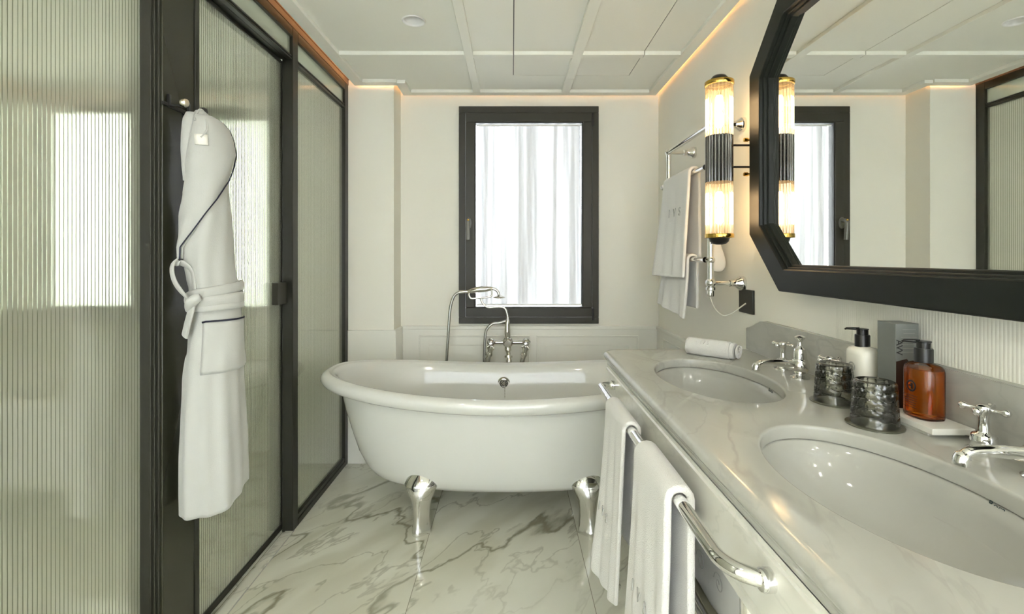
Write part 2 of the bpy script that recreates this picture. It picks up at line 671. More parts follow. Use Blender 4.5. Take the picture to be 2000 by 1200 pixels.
box(bm, 0.85, 1.05, -1.8, -1.7, 0, 2.5)
box(bm, -0.9, 0.85, -1.8, -1.7, 0, 0.15)
box(bm, -0.9, 0.85, -1.8, -1.7, 2.25, 2.5)
struct('wall_front', bm, 'paint')
struct('wall_left', box(BM(), -1.15, -1.05, -1.7, 0.15, 0, 2.5), 'paint')
# shower room beyond the screen
bm = BM()
box(bm, -3.3, -3.2, -0.0, 3.14, 0, 2.5)
box(bm, -3.2, -1.15, 0.05, 0.15, 0, 2.5)
struct('wall_shower', bm, 'paint')
struct('trim_shower', box(BM(), -3.2, -1.07, 3.115, 3.14, 0, 0.81, 0.004), 'satin')
struct('ceiling_shower', box(BM(), -3.2, -1.06, 0.15, 3.14, 2.36, 2.40), 'ceilpaint')
struct('ceiling_upper', box(BM(), -3.3, 1.05, -1.8, 3.34, 2.5, 2.56), 'ceilpaint')

# coffered ceiling slab
SX0, SX1, SYB = -0.958, 0.928, 3.122
ZP = 2.32
T = 0.02


def poly_hole(bm, poly, hole, zt, zb):
    """plate between outer convex polygon and hole ring (lists of xy), hole star-shaped"""
    c = Vector((sum(p[0] for p in hole) / len(hole), sum(p[1] for p in hole) / len(hole)))
    angs = sorted([atan2(p[1] - c.y, p[0] - c.x) for p in poly] + [atan2(p[1] - c.y, p[0] - c.x) for p in hole])

    def hit(pl, a):
        d = Vector((cos(a), sin(a)))
        best = None
        for i in range(len(pl)):
            p = Vector(pl[i]) - c
            q = Vector(pl[(i + 1) % len(pl)]) - c
            e = q - p
            den = d.x * e.y - d.y * e.x
            if abs(den) < 1e-12: continue
            t = (p.x * e.y - p.y * e.x) / den
            s = (p.x * d.y - p.y * d.x) / den
            if t > 0 and -1e-6 <= s <= 1 + 1e-6:
                best = t if best is None else min(best, t)
        return c + d * best

    A = []
    for a in angs:
        if not A or a - A[-1] > 1e-5: A.append(a)
    O = [hit(poly, a) for a in A]
    H = [hit(hole, a) for a in A]
    rt = [[bm.verts.new((p.x, p.y, z)) for p in ring] for ring, z in ((O, zt), (H, zt), (H, zb), (O, zb))]
    n = len(A)
    for a, b in ((0, 1), (1, 2), (2, 3), (3, 0)):
        for k in range(n):
            bm.faces.new((rt[a][k], rt[a][(k + 1) % n], rt[b][(k + 1) % n], rt[b][k]))


def circle(cx, cy, rx, ry=None, n=48):
    ry = ry or rx
    return [(cx + rx * cos(2 * pi * k / n), cy + ry * sin(2 * pi * k / n)) for k in range(n)]


bm = BM()
G = 0.004
hx0, hx1, hy0, hy1 = 0.010, 0.682, 1.30, 2.83
# panels around the hatch; left panel carries the recessed light
poly_hole(bm, [(SX0, 1.6), (hx0 - G, 1.6), (hx0 - G, 2.4), (SX0, 2.4)], circle(-0.442, 2.174, 0.043), ZP + T, ZP)
box(bm, SX0, hx0 - G, -1.6, 1.6, ZP, ZP + T)
box(bm, SX0, hx0 - G, 2.4, 2.93, ZP, ZP + T)
box(bm, -0.69, hx0 - G, 2.93, SYB, ZP, ZP + T)
box(bm, hx1 + G, SX1, -1.6, SYB, ZP, ZP + T)
box(bm, hx0 - G, hx1 + G, hy1 + G, SYB, ZP, ZP + T)
box(bm, hx0 - G, hx1 + G, -1.6, hy0 - G, ZP, ZP + T)
# border
zb0 = ZC


def batt(x0, x1, y0, y1):
    box(bm, x0, x1, y0, y1, zb0, ZP + 0.0005, 0.0015, 1)


batt(SX0, -0.893, -1.6, 2.945)
batt(SX1 - 0.058, SX1, -1.6, SYB)
batt(-0.893, -0.69, 2.885, 2.945)
batt(-0.765, -0.70, 2.945, SYB) if False else None
batt(-0.70, -0.64, 2.90, SYB)
batt(-0.64, SX1 - 0.058, 3.065, SYB)
# battens
batt(-0.246, -0.202, -1.6, 3.065)
batt(0.315, 0.365, 2.83 + G, 3.065)
batt(-0.893, -0.246, 2.494, 2.54)
batt(-0.202, hx0 - G, 2.494, 2.54)
batt(hx1 + G, SX1 - 0.058, 2.494, 2.54)
for yy in (1.15, 0.0):
    batt(-0.893, -0.246, yy, yy + 0.045)
    batt(-0.202, SX1 - 0.058, yy, yy + 0.045)
struct('ceiling', bm, 'ceilpaint')
hatch = BM()
box(hatch, hx0, hx1, hy0, hy1, ZP, ZP + T)
box(hatch, 0.315, 0.365, hy0, hy1, zb0, ZP, 0.0015, 1)
box(hatch, hx0, 0.315, 2.494, 2.54, zb0, ZP, 0.0015, 1)
box(hatch, 0.365, hx1, 2.494, 2.54, zb0, ZP, 0.0015, 1)
ht = tag(obj('ceiling_access_hatch', hatch, 'ceilpaint'), 'square access hatch in the white coffered ceiling outlined by a thin dark gap', 'hatch')
bm = BM()
for a_ in ((hx0 - G, hx1 + G, hy1, hy1 + G), (hx0 - G, hx1 + G, hy0 - G, hy0), (hx0 - G, hx0, hy0, hy1), (hx1, hx1 + G, hy0, hy1)):
    box(bm, *a_, ZP + 0.004, ZP + T - 0.002)
obj('hatch_gap_shade', bm, 'rubber', ht)  # black strips put in the gap to paint its shade
# upstand shielding the slab edge with the warm strip lying behind it
t = thing('led_cove_strip', (0, 1.5, ZP + T), 'warm orange light strip hidden above the edge of the ceiling', 'light strip')
bm = BM()
z = ZP + T + 0.001
for (x0, x1, y0, y1) in ((SX0 + 0.004, SX0 + 0.016, -1.55, 2.93), (SX1 - 0.016, SX1 - 0.004, -1.55, SYB - 0.005),
                         (-0.68, SX1 - 0.02, SYB - 0.016, SYB - 0.004), (-0.93, -0.70, 2.928, 2.940)):
    box(bm, x0, x1, y0, y1, z, z + 0.004)
obj('led_tape', bm, 'led', t)

# dado panelling on the back wall, column and right wall
DZ = 0.812
bm = BM()
box(bm, -0.705, XW, YB - 0.018, YB, 0, DZ - 0.022)
box(bm, -0.705, XW, YB - 0.026, YB, DZ - 0.022, DZ, 0.004)


def mould(bm, x0, x1, z0, z1, w=0.010, d=0.007, y=YB - 0.018):
    for a in ((x0, x1, z1 - w, z1), (x0, x1, z0, z0 + w), (x0, x0 + w, z0 + w, z1 - w), (x1 - w, x1, z0 + w, z1 - w)):
        box(bm, a[0], a[1], y - d, y, a[2], a[3], 0.003, 1)


for (a, b_) in ((-0.60, 0.115), (0.158, 0.815)):
    mould(bm, a, b_, 0.12, 0.752)
    mould(bm, a + 0.06, b_ - 0.06, 0.18, 0.692, 0.006, 0.004)
struct('trim_back', bm, 'satin')
bm = BM()
box(bm, -0.999, -0.705, 2.938, 2.956, 0, DZ, 0.003, 1)
box(bm, -0.722, -0.705, 2.95, YB - 0.02, 0, DZ, 0.003, 1)
box(bm, -0.985, -0.700, 2.932, 2.956, 0.235, 0.241) if False else None
struct('trim_column', bm, 'satin')
bm = BM()
box(bm, XW - 0.016, XW, -1.6, YB - 0.026, 0, DZ - 0.02)
box(bm, XW - 0.024, XW, -1.6, YB - 0.026, DZ - 0.02, DZ, 0.004)
for zz in (0.745,):
    box(bm, XW - 0.023, XW - 0.016, 2.02, 2.98, zz, zz + 0.01, 0.003, 1)
    box(bm, XW - 0.023, XW - 0.016, 2.97, 2.98, 0.12, zz, 0.003, 1)
struct('trim_right', bm, 'satin')
struct('trim_kerb', box(BM(), -1.035, -1.0, 1.52, 2.22, 0.0, 0.006, 0.001), 'kerb')
bm = box(BM(), -1.0, -0.998, 1.52, 2.22, 0.0, 0.0015)
struct('trim_kerb_joint', bm, 'bagprint')

# ------------------------------------------------------------------ window_1
win = bpy.data.objects.new('window_1', None)
win.location = (0.1, YB, 0.83)
win['kind'] = 'structure'
COL.objects.link(win)


def rect_frame(bm, x0, x1, z0, z1, w, y0, y1, bev=0.003):
    box(bm, x0, x1, y0, y1, z1 - w, z1, bev)
    box(bm, x0, x1, y0, y1, z0, z0 + w, bev)
    box(bm, x0, x0 + w, y0, y1, z0 + w, z1 - w, bev)
    box(bm, x1 - w, x1, y0, y1, z0 + w, z1 - w, bev)


bm = BM()
rect_frame(bm, -0.342, 0.558, 0.828, 2.228, 0.042, YB - 0.03, YB + 0.04)
obj('window_frame', bm, 'window_grey', win)
bm = BM()
rect_frame(bm, -0.297, 0.513, 0.873, 2.183, 0.059, YB - 0.042, YB + 0.03, 0.005)
obj('sash', bm, 'window_grey', win)
bm = BM()
rect_frame(bm, -0.239, 0.456, 0.931, 2.125, 0.006, YB - 0.036, YB + 0.02, 0.001)
obj('sash_gasket', bm, 'rubber', win)
obj('pane', box(BM(), -0.238, 0.455, YB + 0.030, YB + 0.034, 0.932, 2.124), 'pane', win)
bm = BM()
lathe(bm, [(0.0, -0.058), (0.015, -0.058), (0.018, -0.054), (0.018, -0.042)], (-0.276, YB, 1.475), 24, 'y', 1, 2.0)
hd = obj('window_handle', bm, 'plate_grey', win, smooth=40)
bm = BM()
tube(bm, smooth_path([(-0.276, YB - 0.05, 1.49), (-0.276, YB - 0.085, 1.488), (-0.277, YB - 0.095, 1.47), (-0.277, YB - 0.09, 1.42), (-0.277, YB - 0.085, 1.365)]), 0.0125, 14)
obj('lever', bm, 'plate_grey', hd, smooth=180)
bm = BM()
sphere(bm, (-0.276, YB - 0.098, 1.49), 0.008)
obj('lever_rivet', bm, 'brass', hd, smooth=180)
for zz in (2.14, 0.89):
    obj('hinge', box(BM(), 0.512, 0.526, YB - 0.048, YB - 0.028, zz - 0.04, zz + 0.04, 0.003), 'matteblack', win)

for k, q in enumerate(SW):  # added windows standing in for bright reflections in the fluted glass
    w3 = bpy.data.objects.new('window_%d' % (k + 3), None)
    w3.location = ((q[0] + q[1]) / 2, YB, q[2])
    w3['kind'] = 'structure'
    COL.objects.link(w3)
    bm = BM()
    rect_frame(bm, q[0] - 0.03, q[1] + 0.03, q[2] - 0.03, q[3] + 0.03, 0.10 if k == 0 else 0.065, YB - 0.04, YB + 0.03)
    obj('window_frame', bm, 'window_grey', w3)
    obj('added_frosted_pane', box(BM(), q[0] + 0.01, q[1] - 0.01, YB, YB + 0.005, q[2] + 0.01, q[3] - 0.01), 'frost', w3)
    area('added_window_portal', (w3.location.x, YB + 0.15, (q[2] + q[3]) / 2), (radians(-90), 0, 0), q[1] - q[0], q[3] - q[2], 1, portal=True)

# unseen rear window, added as a soft fill light source
w2 = bpy.data.objects.new('window_2', None)
w2.location = (0, -1.7, 0.5)
w2['kind'] = 'structure'
COL.objects.link(w2)
bm = BM()
rect_frame(bm, -0.92, 0.87, 0.13, 2.27, 0.05, -1.80, -1.74)
obj('window_frame', bm, 'window_grey', w2)
obj('pane', box(BM(), -0.87, 0.82, -1.775, -1.771, 0.18, 2.22), 'pane', w2)
bm = BM()
nn = 160
A = [bm.verts.new((-0.86 + 1.69 * i / nn, -1.725 + 0.008 * sin(i * 0.9), 0.16)) for i in range(nn + 1)]
B = [bm.verts.new((-0.86 + 1.69 * i / nn, -1.725 + 0.008 * sin(i * 0.9), 2.24)) for i in range(nn + 1)]
for i in range(nn): bm.faces.new((A[i], A[i + 1], B[i + 1], B[i]))
tag(obj('rear_fill_voile', bm, 'rear_fill_cloth', smooth=180), 'unseen white voile added over the rear fill window', 'curtain')

# curtain
cur = thing('sheer_curtain', (0.11, YB - 0.01, 0.93), 'gathered white sheer curtain stretched over the window glass', 'curtain')
bm = BM()
NX, NZ = 420, 26
cx0, cx1, cz0, cz1 = -0.222, 0.448, 0.915 + 0.03, 2.112
fold = [(random.uniform(26, 75), random.uniform(0, 6.28), random.uniform(-0.10, 0.10)) for _ in range(6)]
grid = []
for j in range(NZ + 1):
    v = j / NZ
    row = []
    for i in range(NX + 1):
        u = i / NX
        g = 0
        for k, (f, ph, dr) in enumerate(fold):
            uu = u + dr * (v - 0.5) * 0.9
            g += sin(f * uu * 1.5 + ph + 0.5 * sin(v * 2 + k)) / (1 + 0.25 * k)
        amp = 0.0036 * (0.85 + 0.3 * noise.noise((u * 3, v * 0.6, 3)))
        # waviness along x is nonlinear so folds bunch up
        x = cx0 + (cx1 - cx0) * (u + 0.006 * sin(u * 40 + v * 1.5))
        row.append(bm.verts.new((x, YB + 0.004 + amp * g, cz0 + (cz1 - cz0) * v)))
    grid.append(row)
for j in range(NZ):
    for i in range(NX):
        bm.faces.new((grid[j][i], grid[j][i + 1], grid[j + 1][i + 1], grid[j + 1][i]))
obj('curtain_cloth', bm, 'curtain', cur, smooth=180)
for zz in (cz1 - 0.004, cz0 + 0.004):
    obj('curtain_rod', box(BM(), -0.23, 0.45, YB - 0.020, YB - 0.012, zz - 0.005, zz + 0.005, 0.002), 'white_plastic', cur)

# ------------------------------------------------------------------ glass screens on the left
PITCH = 0.0106


def ribbed(bm, y0, y1, z0, z1, x, th=0.006, groove=0.0014, crown=0.00007, gw=0.15):
    """fluted towards +x"""
    prof = []
    n = int((y1 - y0) / PITCH) + 1
    for i in range(n):
        a = y0 + i * PITCH
        for f, d in ((0, -groove), (gw * 0.5, -groove * 0.35), (gw, 0.0), (0.35, crown * 0.7), (0.58, crown), (0.8, crown * 0.7), (1 - gw * 0.0, 0.0)):
            yy = a + f * PITCH
            if f == 1: yy -= PITCH * 0.02
            if yy <= y1: prof.append((yy, x + d))
    prof.append((y1, x))
    A = [bm.verts.new((p[1], p[0], z0)) for p in prof]
    B = [bm.verts.new((p[1], p[0], z1)) for p in prof]
    A2 = [bm.verts.new((x - th, p[0], z0)) for p in (prof[0], prof[-1])]
    B2 = [bm.verts.new((x - th, p[0], z1)) for p in (prof[0], prof[-1])]
    for k in range(len(prof) - 1):
        f = bm.faces.new((A[k], A[k + 1], B[k + 1], B[k]))
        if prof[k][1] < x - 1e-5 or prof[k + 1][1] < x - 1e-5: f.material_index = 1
    bm.faces.new((A2[0], B2[0], B2[1], A2[1]))
    bm.faces.new((A[0], B[0], B2[0], A2[0]))
    bm.faces.new((A[-1], A2[1], B2[1], B[-1]))
    bm.faces.new(B + [B2[1], B2[0]])
    bm.faces.new(A[::-1] + [A2[0], A2[1]])
    return bm


def bars(bm, spec):
    for s in spec: box(bm, *s, 0.002, 1)
    return bm


# near panel
t = thing('fluted_glass_panel', (-1.05, 0.8, 0), 'tall fluted glass panel nearest the camera left of the black post', 'glass screen', 'fluted glass screens')
obj('glass_pane', ribbed(BM(), 0.19, 1.372, 0.03, 2.25, -1.050), ['fluted', 'fluted_groove_darkened'], t)
bm = bars(BM(), [(-1.07, -1.035, 0.152, 1.372, 0.0, 0.03), (-1.07, -1.035, 0.152, 1.372, 2.25, 2.30), (-1.07, -1.035, 0.152, 0.19, 0.03, 2.25)])
obj('panel_frame', bm, 'black', t)
# post
t = thing('partition_post', (-1.03, 1.45, 0), 'wide glossy black post between the fluted glass panels', 'post')
obj('post_face', box(BM(), -1.055, -1.0, 1.385, 1.522, 0, 2.335, 0.002), 'post', t)
bm = bars(BM(), [(-1.055, -1.013, 1.372, 1.379, 0, 2.335), (-1.055, -1.006, 1.379, 1.385, 0, 2.335), (-1.055, -1.02, 1.366, 1.372, 0, 2.335)])
obj('edge_profile', bm, 'black', t)
obj('gasket', box(BM(), -1.055, -1.006, 1.522, 1.528, 0, 2.335), 'rubber', t)
obj('jamb_strip', box(BM(), -1.055, -1.0, 1.528, 1.548, 0, 2.335, 0.002), 'black', t)
# sliding door
t = thing('fluted_glass_door', (-1.066, 1.9, 0), 'fluted glass shower door behind the hanging bathrobe', 'shower door', None)
obj('glass_pane', ribbed(BM(), 1.56, 2.205, 0.035, 2.142, -1.056), ['fluted', 'fluted_groove_darkened'], t)
bm = bars(BM(), [(-1.080, -1.052, 1.550, 2.246, 0.008, 0.035), (-1.080, -1.052, 2.205, 2.246, 0.035, 2.142), (-1.080, -1.052, 1.550, 1.56, 0.035, 2.142), (-1.080, -1.052, 1.550, 2.246, 2.142, 2.156)])
obj('door_frame', bm, 'black', t)
obj('door_handle', box(BM(), -1.052, -1.026, 2.120, 2.204, 1.045, 1.142, 0.002), 'window_grey', t)
# fixed far panel
t = thing('fixed_glass_screen', (-1.02, 2.6, 0), 'fixed glass screen with black frame between shower door and back wall column', 'glass screen')
obj('glass_pane', ribbed(BM(), 2.262, 2.90, 0.052, 2.155, -1.018), ['fluted', 'fluted_groove_darkened'], t)
bm = bars(BM(), [(-1.05, -1.0, 2.208, 2.262, 0.0, 2.335), (-1.035, -1.0, 2.90, 2.955, 0.0, 2.335), (-1.035, -1.0, 2.262, 2.90, 0.0, 0.03),
                 (-1.028, -1.004, 2.262, 2.90, 0.03, 0.052), (-1.035, -1.0, 2.262, 2.90, 2.262, 2.305),
                 (-1.028, -1.004, 2.262, 2.90, 2.158, 2.166), (-1.028, -1.004, 2.262, 2.90, 2.171, 2.179), (-1.024, -1.010, 2.262, 2.90, 2.164, 2.172), (-1.03, -1.003, 2.262, 2.90, 2.150, 2.160)])
obj('screen_frame', bm, 'black', t)
obj('transom_pane', box(BM(), -1.020, -1.014, 2.264, 2.898, 2.18, 2.262), 'transom', t)
t = thing('door_transom', (-1.02, 1.88, 2.158), 'narrow framed glass transom above the fluted shower door', 'transom window')
bm = bars(BM(), [(-1.035, -1.0, 1.549, 2.207, 2.262, 2.305), (-1.028, -1.004, 1.549, 2.207, 2.158, 2.166), (-1.028, -1.004, 1.549, 2.207, 2.171, 2.179), (-1.024, -1.010, 1.549, 2.207, 2.164, 2.172),
                 (-1.080, -1.028, 1.549, 2.207, 2.158, 2.180)])
obj('transom_frame', bm, 'black', t)
obj('transom_pane', box(BM(), -1.020, -1.014, 1.55, 2.206, 2.18, 2.262), 'transom', t)
struct('trim_header', box(BM(), -1.06, -0.995, 0.16, 2.955, 2.336, 2.40), 'bronze_trim')
bm = box(BM(), -1.035, -0.998, 1.548, 2.955, 2.305, 2.336, 0.001)
struct('trim_header_batten', bm, 'bronze_trim')
# hooks
t = thing('coat_hook_rail', (-1.0, 1.45, 1.69), 'small black double hook rail on the post holding the bathrobe', 'hook rail')
obj('rail_bar', box(BM(), -1.0, -0.993, 1.378, 1.520, 1.692, 1.702, 0.001), 'matteblack', t)
for k, yy in enumerate((1.402, 1.488)):
    bm = BM()
    box(bm, -0.998, -0.990, yy - 0.004, yy + 0.004, 1.695, 1.728, 0.001)
    tube(bm, [(-0.995, yy, 1.697), (-0.955, yy, 1.693)], 0.004, 8)
    h = obj('hook_arm', bm, 'matteblack', t)
    bm = BM()
    lathe(bm, [(0.0, -0.958), (0.011, -0.958), (0.013, -0.954), (0.013, -0.945), (0.010, -0.941), (0, -0.941)], (0, yy, 1.703), 20, 'x')
    obj('hook_knob', bm, 'nickel' if k == 0 else 'matteblack', h, smooth=40)

# ------------------------------------------------------------------ ceiling downlight and added fill lamps
t = thing('recessed_downlight', (-0.442, 2.174, ZP), 'round white recessed downlight in the left ceiling panel', 'downlight')
bm = BM()
lathe(bm, [(0.043, ZP + 0.001), (0.053, ZP - 0.001), (0.050, ZP - 0.005), (0.044, ZP - 0.004), (0.041, ZP + 0.001)], (-0.442, 2.174, 0), 40, cap=False)
obj('trim_ring', bm, 'white_plastic', t, smooth=50)
bm = BM()
lathe(bm, [(0.0425, ZP), (0.036, ZP + 0.035), (0.024, ZP + 0.06), (0.0, ZP + 0.06)], (-0.442, 2.174, 0), 40, cap=False)
obj('reflector', bm, 'white_plastic', t, smooth=50)
bm = BM()
lathe(bm, [(0.0, ZP + 0.045), (0.020, ZP + 0.045), (0.022, ZP + 0.058)], (-0.442, 2.174, 0), 30, cap=False)
obj('lamp_lens', bm, 'plate', t, smooth=50)


def fill_downlight(x, y, power, zc, label, r=0.05):  # unseen lamps added for fill light
    t = thing('recessed_downlight', (x, y, zc), label, 'downlight', 'added fill downlights out of view')
    bm = BM()
    lathe(bm, [(r + 0.002, zc), (r + 0.01, zc - 0.002), (r + 0.006, zc - 0.006), (r, zc - 0.004)], (x, y, 0), 32, cap=False)
    obj('trim_ring', bm, 'white_plastic', t, smooth=50)
    a = area('lamp', (x, y, zc - 0.003), (0, 0, 0), r * 2, r * 2, power, WARM, 'DISK')
    a.parent = t
    a.matrix_parent_inverse = Matrix.Translation(t.location).inverted()


DL = 1.0
for (x, y, p, w) in ((-0.55, 0.35, DL, 'above the near fluted panel'), (0.42, -0.35, DL, 'just behind the camera on the mirror side'), (-0.55, -0.9, DL, 'by the added rear window on the left'), (0.55, -0.9, DL, 'by the added rear window on the right')):
    fill_downlight(x, y, p, ZP, 'unseen extra fill downlight ' + w)

# ------------------------------------------------------------------ vanity worktop
wt = thing('marble_worktop', (0.65, 1.1, CT), 'pale grey-veined marble worktop with two oval basin cut-outs', 'worktop')
XI, YI = 0.373, 1.900
YN = 0.32
R0 = 0.05
corner = [(XI + R0 - R0 * cos(a), YI - R0 + R0 * sin(a)) for a in [radians(q) for q in range(0, 91, 9)]]
BAS = [(0.612, 1.470), (0.612, 0.785)]
BRX, BRY = 0.160, 0.262
YM = 1.128
CTH = 0.03
bm = BM()
for (cx, cy), poly in ((BAS[0], [(XI, YM)] + corner + [(XW - 0.021, YI), (XW - 0.021, YM)]), (BAS[1], [(XI, YN), (XI, YM), (XW - 0.021, YM), (XW - 0.021, YN)])):
    # concentric rings for the rounded lip of the cut-out
    c = circle(cx, cy, BRX + 0.006, BRY + 0.006, 72)
    poly_hole(bm, poly, c, CT, CT - CTH)
    for f in [f for f in bm.faces if all(abs(((v.co.x - cx) / (BRX + 0.006)) ** 2 + ((v.co.y - cy) / (BRY + 0.006)) ** 2 - 1) < 0.02 for v in f.verts)]:
        bm.faces.remove(f)
    prof = [(0.006, CT), (0.003, CT - 0.0008), (0.001, CT - 0.003), (0.0, CT - 0.006), (0.0, CT - CTH + 0.001), (0.006, CT - CTH)]
    loft(bm, [[(cx + (BRX + d) * cos(2 * pi * k / 72), cy + (BRY + d) * sin(2 * pi * k / 72), z) for k in range(72)] for d, z in prof], True, False, False)
# moulded edge
path = [((XW - 0.021, YI), (0, 1))] + [(p, (-cos(radians(q)), sin(radians(q)))) for p, q in reversed(list(zip(corner, range(0, 91, 9))))] + [((XI, YN), (-1, 0))]
prof = [(0, CT), (0.012, CT - 0.0005), (0.018, CT - 0.004), (0.0215, CT - 0.010), (0.0215, CT - 0.014), (0.019, CT - 0.019), (0.0145, CT - 0.022), (0.0145, CT - 0.026), (0.012, CT - 0.030),
        (0.0085, CT - 0.036), (0.007, CT - 0.044), (0.007, CT - 0.048)]
rings = []
for (p, nn) in path:
    rings.append([(p[0] + nn[0] * d, p[1] + nn[1] * d, z) for d, z in prof])
loft(bm, rings, False, False, False)
bmesh.ops.remove_doubles(bm, verts=bm.verts[:], dist=1e-5)
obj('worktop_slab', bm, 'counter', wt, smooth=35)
bm = BM()
for (p, nn) in path: pass
AZ = 0.712
prof = [(0.007, CT - 0.046), (0.007, CT - 0.058), (0.011, CT - 0.061), (0.011, CT - 0.066), (0.006, CT - 0.070), (0.006, AZ + 0.018), (0.010, AZ + 0.014), (0.010, AZ), (-0.012, AZ), (-0.012, CT - 0.046)]
rings = [[(p[0] + nn[0] * d, p[1] + nn[1] * d, z) for d, z in prof] for (p, nn) in path]
loft(bm, rings, True)
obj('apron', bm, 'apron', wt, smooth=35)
bm = BM()
sp = [(1.923, CT), (1.923, 0.976), (1.905, 0.979), (1.880, 0.984), (1.86, 0.992), (1.842, 1.004), (1.822, 1.014), (1.80, 1.0175), (YN, 1.0175), (YN, CT)]
prism(bm, sp, lambda y, z: (0.930, y, z), lambda y, z: (0.950, y, z))
bmesh.ops.bevel(bm, geom=[e for e in bm.edges if all(abs(v.co.x - 0.93) < 1e-4 and v.co.z > CT + 0.01 for v in e.verts)], offset=0.003, segments=2, affect='EDGES')
obj('backsplash', bm, 'counter', wt)
# basins
for k, (cx, cy) in enumerate(BAS):
    t = thing('undermount_basin', (cx, cy, CT - 0.18), ['white oval basin farther away beside the rolled towel', 'white oval basin nearest the camera'][k], 'basin', 'oval basins under the worktop')
    bm = BM()
    prof = [(BRX + 0.025, BRY + 0.025, -CTH - 0.0005), (BRX + 0.004, BRY + 0.004, -CTH - 0.001), (BRX - 0.002, BRY - 0.002, -CTH - 0.004), (BRX - 0.008, BRY - 0.010, -0.055), (BRX - 0.022, BRY - 0.028, -0.095), (BRX - 0.05, BRY - 0.07, -0.130),
            (BRX - 0.09, BRY - 0.13, -0.150), (0.035, 0.06, -0.157), (0.022, 0.022, -0.160), (0.0221, 0.0221, -0.175), (0.06, 0.1, -0.172), (BRX - 0.06, BRY - 0.08, -0.150), (BRX - 0.03, BRY - 0.03, -0.11), (BRX - 0.002, BRY - 0.002, -0.055), (BRX + 0.025, BRY + 0.025, -0.045)]
    R = loft(bm, [[(cx + a * cos(2 * pi * q / 64), cy + b_ * sin(2 * pi * q / 64), CT + z) for q in range(64)] for a, b_, z in prof], True, False, False)
    m0, m1 = R[0], R[-1]
    for q in range(64): bm.faces.new((m0[q], m0[(q + 1) % 64], m1[(q + 1) % 64], m1[q]))
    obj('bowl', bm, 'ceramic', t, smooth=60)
    bm = BM()
    lathe(bm, [(0.0, CT - 0.166), (0.014, CT - 0.166), (0.016, CT - 0.162), (0.022, CT - 0.1585), (0.0215, CT - 0.163)], (cx, cy, 0), 28, cap=False)
    obj('drain', bm, 'chrome', t, smooth=40)

# basin maker's mark on the wall-side inner slope near the far end
for k, (px, py) in enumerate(((1952, 992), (1508, 764))):
    cx, cy = BAS[k - 1] if False else BAS[1 - k]
    # find the point on the inner slope seen at this pixel
    best = None
    for i in range(400):
        Y = 0.4 + i * 0.004
        p = PX(px, py, Y)
        e = sqrt(((p.x - cx) / (BRX - 0.005)) ** 2 + ((p.y - cy) / (BRY - 0.008)) ** 2)
        d = abs(e - 1)
        if p.z < CT - CTH - 0.003 and (best is None or d < best[0]): best = (d, p)
    if best:
        p = best[1]
        # slope facing inward
        nx, ny = (p.x - cx) / BRX ** 2, (p.y - cy) / BRY ** 2
        nv = Vector((-nx, -ny, 0)).normalized()
        nv = (nv + Vector((0, 0, 0.2))).normalized()
        tx = Vector((0, 0, 1)).cross(nv).normalized()
        up = nv.cross(tx)
        bas = [o for o in bpy.data.objects if o.name.startswith('undermount_basin')][1 - k]
        text_obj('maker_mark', 'Roca', 0.014, basis(tx, up, p + nv * 0.004), 'blueprint', bas, 0.0002)

# ------------------------------------------------------------------ taps
def cross_handle(t, x, y, rot=0.0, base=CT, big=1.0):
    bm = BM()
    lathe(bm, [(0.0, base), (0.027, base), (0.027, base + 0.003), (0.0205, base + 0.006), (0.0195, base + 0.010), (0.0205, base + 0.012), (0.0195, base + 0.030), (0.017, base + 0.034), (0.011, base + 0.036), (0.0085, base + 0.040), (0.0075, base + 0.06), (0.009, base + 0.072),
                   (0.011, base + 0.076), (0.0125, base + 0.081), (0.011, base + 0.086), (0.006, base + 0.089), (0, base + 0.089)], (x, y, 0), 28, cap=False)
    b = obj('valve_body', bm, 'chrome', t, smooth=40)
    bm = BM()
    for q in range(4):
        a = rot + q * pi / 2
        d = Vector((cos(a), sin(a), 0))
        c = Vector((x, y, base + 0.080))
        P = [c + d * s for s in (0.006, 0.012, 0.018, 0.022, 0.027, 0.032, 0.036, 0.038)]
        tube(bm, P, [0.005, 0.0032, 0.0034, 0.0038, 0.0065, 0.0075, 0.005, 0.001], 12)
    obj('cross_handle', bm, 'chrome', b, smooth=180)


def faucet(y, label, delta=0.115):
    t = thing('basin_tap', (0.875, y, CT), label, 'tap', 'chrome three hole basin taps')
    bm = BM()
    x = 0.866
    lathe(bm, [(0, CT), (0.026, CT), (0.026, CT + 0.003), (0.020, CT + 0.006), (0.014, CT + 0.010), (0.013, CT + 0.014), (0.018, CT + 0.018), (0.024, CT + 0.026), (0.0265, CT + 0.036), (0.025, CT + 0.046), (0.021, CT + 0.052),
                   (0.0205, CT + 0.056), (0.0185, CT + 0.058), (0.0175, CT + 0.078), (0.0155, CT + 0.088), (0.009, CT + 0.094), (0.0065, CT + 0.100), (0.0055, CT + 0.108), (0.009, CT + 0.114), (0.014, CT + 0.120), (0.0145, CT + 0.124), (0.008, CT + 0.127), (0, CT + 0.127)], (x, y, 0), 32, cap=False)
    obj('tap_body', bm, 'chrome', t, smooth=35)
    bm = BM()
    P = smooth_path([(x - 0.015, y, CT + 0.040), (x - 0.04, y, CT + 0.043), (x - 0.075, y, CT + 0.046), (x - 0.105, y, CT + 0.046), (x - 0.122, y, CT + 0.043), (x - 0.131, y, CT + 0.034), (x - 0.133, y, CT + 0.024)], 5)
    n = len(P)
    rr = [0.0135 - 0.0045 * min(1, i / (n * 0.45)) + (0.003 if i > n * 0.72 else 0) for i in range(n)]
    tube(bm, P, rr, 18)
    obj('spout', bm, 'chrome', t, smooth=50)
    for s in (1, -1):
        cross_handle(t, 0.880, y + s * delta, 0.5 if s > 0 else 0.2)
    return t


